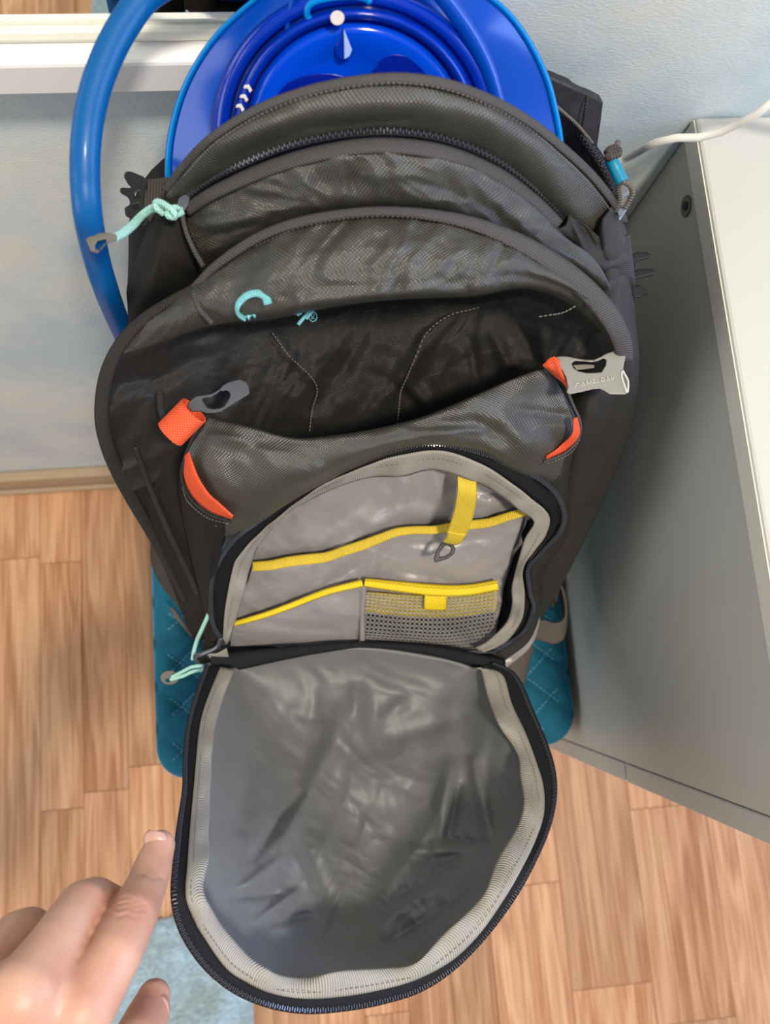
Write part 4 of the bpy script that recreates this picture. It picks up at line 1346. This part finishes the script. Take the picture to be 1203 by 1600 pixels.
# pull on the rear zipper, top right
rear = [(862, 166, .845), (880, 180, .850), (905, 205, .856), (930, 238, .858), (948, 268, .856), (958, 295, .85), (964, 316, .845)]
zb = zipper(rear, bp_, 16, .0034, lift=.004)
sheet('rear_gusset', [[(850, 150, .88), (875, 172, .872), (905, 200, .866), (935, 240, .858), (955, 285, .848), (964, 325, .838)], [(840, 200, .85), (860, 210, .848), (885, 232, .842), (910, 265, .836), (935, 300, .83), (955, 335, .825)]], 50, 16, M_WEBL, bp_, lift=-.002)
cord('pull_cord', [(962, 330, .86), (968, 312, .866), (966, 292, .872), (972, 284, .876), (984, 290, .875), (988, 302, .872), (982, 316, .868), (976, 326, .866)], .0013, M_WEBL, zb, .004)
tube('pull_tab', np.array([up(P(*q), .006) for q in cr([(953, 246, .878), (958, 256, .878), (964, 268, .877), (972, 284, .876)], 16)]), .0030, M_TEAL, zb, 12, taper=[.9] + [1] * 14 + [1.05])
cord('pull_cord', [(966, 222, .88), (962, 230, .88), (957, 238, .879)], .0014, M_WEBL, zb, .006, 10)
cord('cord_knot', [(948, 240, .88), (955, 233, .88), (964, 234, .88), (966, 240, .88), (958, 244, .88), (950, 246, .88), (956, 238, .88), (964, 242, .88)], .0019, M_WEB, zb, .007)
polyprism([(960, 318), (966, 304), (984, 294), (988, 306), (982, 324), (972, 340), (968, 346)], [[(968, 322), (974, 310), (980, 306), (980, 314), (974, 328)]], px_frame(.862), .003, M_STEEL, 'zipper_slider', zb, .0008)

# left bar buckle with its orange loop
orig = [(350, 640), (365, 590), (430, 535), (490, 520), (560, 512), (620, 498), (690, 450), (730, 410), (790, 378), (900, 350), (960, 375), (995, 430), (1003, 500), (960, 530), (860, 590), (780, 640), (700, 690), (640, 703), (560, 707), (500, 690), (400, 690)]
hole = [(500, 560), (530, 548), (600, 540), (660, 505), (700, 470), (730, 480), (755, 465), (790, 480), (805, 520), (780, 570), (740, 632), (690, 655), (620, 662), (560, 648), (530, 610)]
cv = lambda L: [(240 + x / 6.683, 540 + y / 6.683) for x, y in L]
bk = polyprism(cv(orig), [cv(hole)], px_frame(.818, .00010, 0, 350, 620), .0085, M_PLDARK, 'strap_buckle', bp_, .0028, True)
bk['label'] = 'slate plastic buckle held by the orange loop'


def loop(name, A, B, wpx, zA, zB, flat, parent, mat, n=40, m=20):
    """a webbing loop: flattened open tube whose axis runs from A to B (pixels)"""
    a, b_ = np.array(A, float), np.array(B, float)
    t_ = (b_ - a) / np.linalg.norm(b_ - a)
    nr = np.array([-t_[1], t_[0]])
    g = np.zeros((m, n, 3))
    for j in range(m):
        f = j / (m - 1)
        c = a + (b_ - a) * f
        z = zA + (zB - zA) * f
        for i in range(n):
            th = 2 * math.pi * i / n
            q = c + nr * wpx * math.copysign(abs(math.cos(th)) ** .8, math.cos(th)) + t_ * (wpx * .45) * math.sin(th) * 0.6
            g[j, i] = up(P(q[0], q[1], z), flat * math.sin(th) + flat)
    return grid_mesh(name, g, mat, parent, .0011, closed=True)


loop('orange_loop', (303, 641), (266, 678), 22, .816, .808, .0068, bp_, M_ORG)
sheet('orange_loop', [[(852, 566, .818), (858, 560, .82), (866, 557, .821), (874, 562, .821)], [(848, 572, .816), (858, 572, .819), (868, 572, .82), (878, 580, .82)], [(858, 580, .812), (868, 584, .816), (877, 590, .817), (887, 600, .816)], [(868, 590, .806), (876, 596, .81), (882, 602, .81), (887, 610, .808)]], 24, 20, M_ORG, bp_, lift=.007, folds=[(866, 558, 884, 606, 5, .002)])

# right side release buckle
orig = [(270, 225), (310, 188), (370, 178), (440, 180), (500, 192), (560, 205), (640, 214), (720, 215), (790, 185), (850, 150), (940, 120), (1020, 95), (1045, 105), (1052, 150), (1050, 190), (1036, 250), (1025, 320), (1050, 370), (1078, 430), (1083, 500), (1075, 560), (1050, 578), (960, 578), (880, 575), (840, 545), (780, 517), (700, 525), (600, 550), (480, 575), (432, 560), (450, 500), (430, 400), (380, 310), (300, 285)]
hole = [(485, 255), (520, 228), (600, 232), (700, 240), (760, 230), (820, 200), (850, 215), (845, 270), (800, 345), (720, 352), (640, 352), (560, 335), (510, 305)]
cv = lambda L: [(820 + x / 6.683, 530 + y / 6.683) for x, y in L]
bz = px_frame(.822, .00002, 0, 925, 585)
bk2 = polyprism(cv(orig), [cv(hole)], bz, .0068, M_PLGREY, 'side_release_buckle', bp_, .0022, True)
bk2['label'] = 'grey plastic side release buckle with raised lettering'
polyprism(cv([(500, 270), (620, 262), (725, 268), (725, 300), (620, 315), (540, 322)]), [], px_frame(.818), .003, M_PLGREY, 'buckle_bar', bk2, .0004)
# strap slot at the wide end, its shade painted as a dark plate, pale lip
polyprism(cv([(1022, 335), (1040, 375), (1066, 430), (1070, 500), (1060, 548), (1046, 500), (1026, 430), (1014, 380)]), [], bz, .0072, plain('slot_shade', (.12, .115, .10), .6, .3), 'strap_slot_shade', bk2, .0002)
tube('slot_lip', np.array([bz(x, y, .0070) for x, y in cr(np.array(cv([(1018, 325), (1044, 370), (1074, 428), (1078, 500), (1066, 558), (1048, 510), (1024, 440), (1010, 385)])), 50, True)]), .0006, plain('pale_lip', (.55, .53, .48), .35, .5), bk2, 6, True)
ov = [(700 + 210 * math.cos(a), 462 + 62 * math.sin(a) - 18 * math.cos(a)) for a in np.linspace(0, 2 * math.pi, 40, endpoint=False)]
tc = bpy.data.curves.new('buckle_lettering', 'FONT')
tc.body = 'CAMELBAK'
tc.size = 1.0
tc.align_x = 'CENTER'
tc.align_y = 'CENTER'
tc.extrude = .06
tc.space_character = 1.05
to = bpy.data.objects.new('tmp', tc)
COL.objects.link(to)
bpy.context.view_layer.update()
tme = bpy.data.meshes.new_from_object(to.evaluated_get(bpy.context.evaluated_depsgraph_get()))
bpy.data.objects.remove(to)
c0, cx1, cy1 = Vector(bz(930.5, 598.5, .0066)), Vector(bz(960.5, 592.0, .0066)), Vector(bz(928.8, 590.5, .0066))
ax = (cx1 - c0).normalized()
az = Vector(up(np.array(c0), 1) - np.array(c0)).normalized()
ay = az.cross(ax).normalized()
width = max(v.co.x for v in tme.vertices) - min(v.co.x for v in tme.vertices)
sc = (Vector(bz(963, 592, .0066)) - Vector(bz(899, 605, .0066))).length / width
for v in tme.vertices:
    v.co = c0 + ax * v.co.x * sc + ay * v.co.y * sc * 1.25 + az * (v.co.z * sc)
tme.materials.append(plain('raised_lettering', (.30, .285, .25), .35, .5))
link(bpy.data.objects.new('buckle_lettering', tme), bk2)

# left strap with a black buckle, behind the pack
sheet('compression_strap', [[(222, 282, .855), (240, 280, .855), (258, 278, .855), (285, 276, .85)], [(222, 315, .848), (240, 318, .848), (258, 318, .848), (285, 318, .845)], [(218, 345, .842), (236, 348, .842), (250, 350, .842), (285, 352, .838)]], 16, 16, M_WEB, bp_, thick=.002)
bl = polyprism([(205, 268), (196, 268), (193, 276), (200, 288), (206, 294), (188, 293), (187, 301), (199, 308), (203, 314), (203, 320), (194, 325), (196, 338), (205, 342), (210, 350), (228, 354), (232, 346), (224, 330), (226, 300), (232, 284), (224, 276)],
               [[(210, 302), (217, 299), (218, 306), (211, 310)], [(208, 320), (216, 318), (217, 326), (209, 328)]], px_frame(.858), .006, M_PLBLK, 'strap_buckle', bp_, .0015)
bl['label'] = 'black pronged buckle on the left strap'
# right pronged buckle
for pts in ([(985, 398), (996, 393), (1010, 394), (1019, 398), (1012, 404), (998, 408), (990, 412), (985, 412)], [(985, 424), (1000, 420), (1024, 420), (1025, 429), (1004, 434), (985, 440)], [(985, 448), (998, 444), (1006, 450), (1012, 455), (1004, 464), (990, 466), (985, 464)]):
    polyprism(pts, [], px_frame(.808), .006, M_PLBLK, 'buckle_prong', bp_, .0016)
polyprism([(978, 394), (988, 396), (992, 412), (990, 440), (992, 466), (978, 466)], [], px_frame(.806), .005, M_PLBLK, 'buckle_base', bp_, .001)

# shoulder strap corner at upper right
sheet('shoulder_strap', [[(840, 118, .872), (862, 124, .868), (890, 136, .862), (918, 148, .856), (942, 160, .850)], [(850, 150, .858), (872, 160, .854), (900, 172, .848), (922, 184, .842), (938, 192, .838)],
                         [(862, 190, .842), (884, 200, .838), (908, 215, .832), (924, 222, .828), (933, 228, .824)], [(875, 250, .815), (892, 260, .812), (910, 270, .81), (922, 275, .806), (926, 278, .802)]], 40, 30, M_SHELL2, bp_, thick=.006, nz=[(.001, 40)])
band('strap_seam', [(918, 149, .856), (914, 175, .850), (908, 208, .838)], 5, M_BIND2, bp_, .001, .002, n=20)

# hip belt webbing at lower right, lower left
sheet('hip_strap', [[(800, 985, .560), (822, 976, .558), (846, 970, .556), (872, 974, .548), (886, 960, .54), (880, 920, .535), (866, 898, .535)], [(790, 1015, .545), (815, 1004, .543), (838, 1000, .541), (868, 1006, .535), (884, 990, .528), (886, 935, .522), (872, 905, .52)]], 60, 12, M_WEBL, bp_, thick=.002)
sheet('hip_strap', [[(866, 896, .56), (874, 890, .55), (880, 905, .54), (868, 918, .535)], [(846, 925, .56), (858, 930, .55), (870, 940, .535), (862, 950, .53)]], 16, 10, M_WEB, bp_, thick=.003)
sheet('hip_strap_pad', [[(775, 1030, .545), (800, 1020, .545), (824, 1006, .545)], [(790, 1050, .53), (812, 1040, .53), (834, 1012, .53)], [(815, 1085, .51), (822, 1060, .51), (832, 1020, .51)]], 20, 14, M_WEBL, bp_, thick=.004)
sheet('hip_strap', [[(240, 850, .58), (262, 900, .56), (285, 960, .53), (302, 1000, .51)], [(260, 850, .60), (285, 900, .58), (305, 960, .55), (318, 1000, .53)]], 30, 12, M_DARK, bp_, thick=.004)
sheet('side_wing', [[(235, 848, .56), (236, 880, .55), (252, 915, .53), (276, 945, .51), (300, 985, .495)], [(262, 850, .60), (270, 880, .585), (285, 915, .565), (300, 945, .545), (318, 990, .52)]], 36, 12, M_WEB, bp_, thick=.004, nz=[(.002, 30)])
band('side_wing_piping', [(268, 950, .50), (278, 965, .495), (290, 980, .49), (304, 996, .485)], 7, M_WEBL, bp_, .001, .002, n=30)

# ================================================================== HYDRATION RESERVOIR
rs = thing('hydration_reservoir', 'blue water reservoir with round cap and tube, standing in the backpack', 'reservoir', (.02, .24, .60))
RZ = lambda y: .905 + max(0, 120 - y) * .00024 - max(0, y - 120) * .0004
RZ = lambda y: .917 - y * .00023
out_l = [(300, 430), (270, 350), (262, 280), (266, 215), (283, 150), (310, 95), (345, 48), (392, 5), (440, -30), (500, -55), (565, -66), (640, -60), (710, -38), (760, -8), (800, 28), (832, 75), (855, 125), (868, 175), (876, 222), (880, 290), (870, 380)]
rim3 = cr([(x, y, RZ(y) - .004) for x, y in out_l], 160)
c0 = np.array([570, 190, RZ(150)])
g = np.zeros((40, 160, 3))
for j in range(40):
    s = max(1 - j / 39, .01)
    for i in range(160):
        px, py = c0[0] + (rim3[i, 0] - c0[0]) * s, c0[1] + (rim3[i, 1] - c0[1]) * s
        bul = .016 * (1 - s ** 3)
        bul += .0028 * math.sin(math.atan2(py - c0[1], px - c0[0]) * 7) * (1 - s) * s * 3
        g[j, i] = up(P(px, py, RZ(py) - .004), bul)
grid_mesh('film_body', g, M_FILM, rs, .002)
# back of the film
gb = np.zeros((14, 160, 3))
for j in range(14):
    s = max(1 - j / 13, .01)
    for i in range(160):
        px, py = c0[0] + (rim3[i, 0] - c0[0]) * s, c0[1] + (rim3[i, 1] - c0[1]) * s
        gb[j, i] = up(P(px, py, RZ(py) - .004), -.012 * (1 - s ** 3))
grid_mesh('film_back', gb, M_FILM, rs, .001)
g = np.zeros((5, 160, 3))
for i in range(160):
    for j in range(5):
        f = j / 4
        d = rim3[i, :2] - c0[:2]
        L_ = np.linalg.norm(d)
        q = c0[:2] + d * (1 + (.5 - f) * 10 / L_)
        g[j, i] = up(P(q[0], q[1], RZ(q[1]) - .004), .0012 + .0012 * math.sin(f * math.pi))
grid_mesh('welded_rim', g, M_FILMRIM, rs, .0016)
CCX, CCY = 556, 205
def capcirc(r, l, n=90, ry=None, zz=None):
    return np.array([up(P(CCX + r * math.cos(a), CCY + (ry or r) * math.sin(a), RZ(CCY + (ry or r) * math.sin(a))), l) for a in np.linspace(0, 2 * math.pi, n, endpoint=False)])
def lathe(name, prof, mat, parent, n=96):
    g = np.array([capcirc(r, l, n) for r, l in prof])
    return grid_mesh(name, g, mat, parent, .0012, closed=True)
lathe('collar', [(226, .0145), (222, .018), (212, .0205), (202, .0205), (196, .018)], M_CAPRING, rs)
lathe('cap_ring', [(197, .014), (192, .021), (187, .0245), (181, .0255), (176, .0235), (171, .0185)], M_CAPRING, rs)
cp = lathe('screw_cap', [(173, .015), (169, .020), (162, .0225), (150, .0228), (130, .0215), (112, .0195), (96, .0185), (70, .0180), (30, .0178), (1, .0178)], M_CAP, rs)
for cx_, cy_, rx, ry, rot in ((490, 150, 62, 34, -.35), (640, 128, 58, 34, .42)):
    pts = []
    for a in np.linspace(0, 2 * math.pi, 36, endpoint=False):
        x, y = rx * math.cos(a), ry * math.sin(a) * (1 - .25 * math.cos(a))
        pts.append((cx_ + x * math.cos(rot) - y * math.sin(rot), cy_ + x * math.sin(rot) + y * math.cos(rot)))
    polyprism(pts, [], lambda x, y, h: up(P(x, y, RZ(y)), .0206 + h), .0016, M_CAPSHADE, 'grip_recess_shade', cp, .0006)  # dark raised plate; the recess shade is put into its colour
# droplet emblem with facet, pin, arrows
dr = [(537, 40), (541, 52), (549, 66), (552, 78), (548, 89), (539, 95), (530, 93), (524, 84), (524, 72), (530, 58)]
polyprism(dr, [], lambda x, y, h: up(P(x, y, RZ(y)), .0222 + h), .0022, M_CAPRING, 'droplet_emblem', cp, .0008)
polyprism([(537, 44), (550, 78), (546, 88), (538, 93)], [], lambda x, y, h: up(P(x, y, RZ(y)), .0244 + h), .0008, plain('pale_facet', (.35, .48, .85), .15, .7), 'emblem_facet', cp, .0003)
V = [(527 + 11.0 * math.cos(a), 28 + 11.5 * math.sin(a)) for a in np.linspace(0, 2 * math.pi, 24, endpoint=False)]
polyprism(V, [], lambda x, y, h: up(P(x, y, RZ(y)), .0245 + h), .004, M_PRINT, 'alignment_pin', rs, .001)
for k, (x, y) in enumerate(((386, 137), (380, 152), (374, 167))):
    polyprism([(x - 4, y - 4), (x + 3, y - 5), (x + 8, y + 4), (x + 4, y + 8), (x + 1, y + 1), (x - 6, y + 1)], [], lambda x, y, h: up(P(x, y, RZ(y)), .0258 + h), .0012, M_PRINT, 'arrow_mark', rs, .0001)
# handle outline moulded round the cap and the swooping fold on the right
tube('handle_rib', np.array([up(P(x, y, RZ(y)), .021) for x, y in cr(np.array([(487, 32), (480, 24), (482, 10), (494, 2), (520, -4), (552, -6), (572, -2), (578, 4)], float), 60)]), .0013, M_FILMRIM, rs, 8)
tube('handle_rib', np.array([up(P(x, y, RZ(y)), .0185) for x, y in cr(np.array([(449, 52), (450, 30), (456, 5), (462, -20)], float), 30)]), .0011, M_FILM, rs, 8)
tube('fold_ridge', np.array([up(P(x, y, RZ(y)), .0175) for x, y in cr(np.array([(660, -45), (700, 5), (735, 55), (762, 110), (778, 170), (786, 240)], float), 50)]), .0036, M_FILM, rs, 12)
# drinking tube
tb = [P(610, -60, .945), P(540, -50, .962), P(455, -30, .958), P(392, 2, .946), P(330, -10, .936)]
tb = [P(560, -95, .950), P(500, -60, .955), P(440, -22, .953), P(395, -4, .948)]
tpath = [(560, -120, .930), (490, -70, .945), (420, -30, .945), (360, -12, .940), (300, -2, .936), (243, 0, .932), (205, 22, .928)]
tpath = [(520, -95, .925), (450, -75, .932), (370, -58, .934), (290, -40, .934), (232, -10, .932), (196, 36, .930), (167, 90, .928), (146, 150, .925), (135, 215, .921), (133, 280, .914), (138, 340, .904), (150, 400, .875), (165, 450, .85), (184, 500, .805), (205, 545, .76), (235, 590, .71)]
tube('drinking_tube', np.array([P(*q) for q in cr(tpath, 160)]), .0058, M_TUBE, rs, 18)

# ================================================================== HAND
def capsule(bm, p0, r0, p1, r1, seg=18, rings=8):
    p0, p1 = Vector(p0), Vector(p1)
    d = (p1 - p0)
    L = d.length
    q = d.to_track_quat('Z', 'Y')
    prof = []
    for k in range(rings + 1):
        a = -math.pi / 2 + k * math.pi / 2 / rings
        prof.append((r0 * math.cos(a), r0 * math.sin(a)))
    for k in range(rings + 1):
        a = k * math.pi / 2 / rings
        prof.append((r1 * math.cos(a), L + r1 * math.sin(a)))
    rows = []
    for r, h in prof:
        rows.append([bm.verts.new(p0 + q @ Vector((max(r, 1e-5) * math.cos(2 * math.pi * s / seg), max(r, 1e-5) * math.sin(2 * math.pi * s / seg), h))) for s in range(seg)])
    for a, b_ in zip(rows[:-1], rows[1:]):
        for s in range(seg):
            bm.faces.new((a[s], a[(s + 1) % seg], b_[(s + 1) % seg], b_[s]))
    bm.faces.new(list(reversed(rows[0])))
    bm.faces.new(rows[-1])


bm = bmesh.new()
def chain(pts, extra=3):
    """smooth chain of capsules through (px,py,z,r)"""
    a = np.array(pts, float)
    q = [P(x, y, z) for x, y, z, r in a]
    for i in range(len(a) - 1):
        capsule(bm, q[i], a[i][3], q[i + 1], a[i + 1][3])
# index: tip, distal joint, middle joint, knuckle, wrist side
chain([(250, 1321, .826, .0068), (240, 1350, .832, .0082), (228, 1385, .842, .0088), (207, 1432, .860, .0100), (180, 1490, .874, .0104), (128, 1572, .884, .0130), (40, 1720, .872, .019)])
# middle finger: bends down at its middle joint
chain([(196, 1440, .800, .0075), (180, 1418, .818, .0084), (146, 1410, .846, .0100), (128, 1418, .858, .0104), (84, 1480, .878, .0104), (40, 1550, .892, .0132), (0, 1720, .880, .020)])
chain([(70, 1490, .806, .0072), (66, 1464, .824, .0082), (44, 1456, .846, .0096), (26, 1464, .856, .0100), (-16, 1518, .874, .0102), (-50, 1580, .886, .0128), (-40, 1725, .878, .019)])
chain([(-30, 1530, .808, .0064), (-40, 1512, .822, .0072), (-58, 1508, .842, .0084), (-72, 1515, .850, .0088), (-100, 1560, .866, .0095), (-130, 1610, .874, .0115), (-85, 1735, .872, .017)])
# thumb, passing under the palm edge
chain([(240, 1558, .806, .0078), (232, 1584, .812, .0096), (214, 1625, .826, .0108), (178, 1690, .842, .0120), (110, 1760, .852, .0165), (30, 1800, .862, .019)])
# palm, wrist, forearm
chain([(128, 1572, .882, .0125), (40, 1550, .888, .013), (-50, 1580, .884, .0125), (-130, 1610, .872, .0112)])
chain([(90, 1640, .878, .016), (0, 1640, .880, .016), (-80, 1660, .876, .0155)])
chain([(40, 1720, .872, .020), (-40, 1725, .876, .020)])
chain([(-10, 1760, .872, .021), (-50, 1860, .868, .0215), (-90, 1980, .866, .0235), (-170, 2200, .860, .030), (-260, 2450, .850, .036)])
chain([(-50, 1760, .872, .019), (-95, 1860, .868, .0205), (-130, 1980, .866, .0225), (-210, 2200, .860, .029)])
tmp = bpy.data.meshes.new('tmp')
bm.to_mesh(tmp)
bm.free()
to = bpy.data.objects.new('tmp', tmp)
COL.objects.link(to)
rm = to.modifiers.new('r', 'REMESH')
rm.mode = 'VOXEL'
rm.voxel_size = .0010
sm = to.modifiers.new('s', 'SMOOTH')
sm.factor = .5
sm.iterations = 9
bpy.context.view_layer.update()
hm = bpy.data.meshes.new_from_object(to.evaluated_get(bpy.context.evaluated_depsgraph_get()))
bpy.data.objects.remove(to)
# knuckle creases and tendons
cre = []
for (x, y, z, dx, dy, L_, am) in ((196, 1412, .875, 1, .12, 30, -.0007), (200, 1420, .875, 1, .10, 32, -.0006), (198, 1404, .875, 1, .15, 24, -.0005), (232, 1368, .85, 1, .2, 24, -.0004), (190, 1430, .875, 1, .05, 26, -.0004)):
    cre.append((x - dx * L_, y - dy * L_, x + dx * L_, y + dy * L_, 3.0, am))
def inv(p):
    d = CM.T @ (np.array(p) - CP)
    return 601.5 + F * d[0] / -d[2], 800 - F * d[1] / -d[2]
hv = np.array([v.co for v in hm.vertices])
hm.update()
for v in hm.vertices:
    x, y = inv(v.co)
    if 120 < x < 290 and 1330 < y < 1460 and v.normal.z > 0:
        l = float(fold_lift(np.array([x + 3 * math.sin(y * .35)]), np.array([y + 2.2 * math.sin(x * .23)]), cre)[0])
        l += .0004 * math.exp(-((x - 203) ** 2 + (y - 1415) ** 2) / 500)
        v.co += v.normal * l
hm.polygons.foreach_set('use_smooth', [True] * len(hm.polygons))
hm.materials.clear()
hm.materials.append(M_SKIN)
hm.name = 'hand'
hand = bpy.data.objects.new('hand', hm)
COL.objects.link(hand)
tag(hand, 'bare left hand with its index finger touching the open flap', 'hand')


def nail(name, c, ex, ey, lift, parent, rot):
    """a curved nail plate lying on the fingertip"""
    g = np.zeros((12, 12, 3))
    for j in range(12):
        for i in range(12):
            u, v = (i / 11 - .5) * 2, (j / 11 - .5) * 2
            w_ = 1 - .25 * max(0, -v) ** 2
            x = u * ex * w_ * math.sqrt(max(0, 1 - .35 * max(0, abs(v) - .4)))
            y = v * ey
            X = c[0] + x * math.cos(rot) - y * math.sin(rot)
            Y = c[1] + x * math.sin(rot) + y * math.cos(rot)
            g[j, i] = up(P(X, Y, c[2]), lift - .0016 * u * u - .0008 * v * v)
    o = grid_mesh(name, g, M_NAIL, parent, .0006)
    return o


nail('fingernail', (243, 1311, .829), 19, 13, .0032, hand, .12)
nail('thumbnail', (254, 1576, .806), 20, 10, .0096, hand, 1.45)
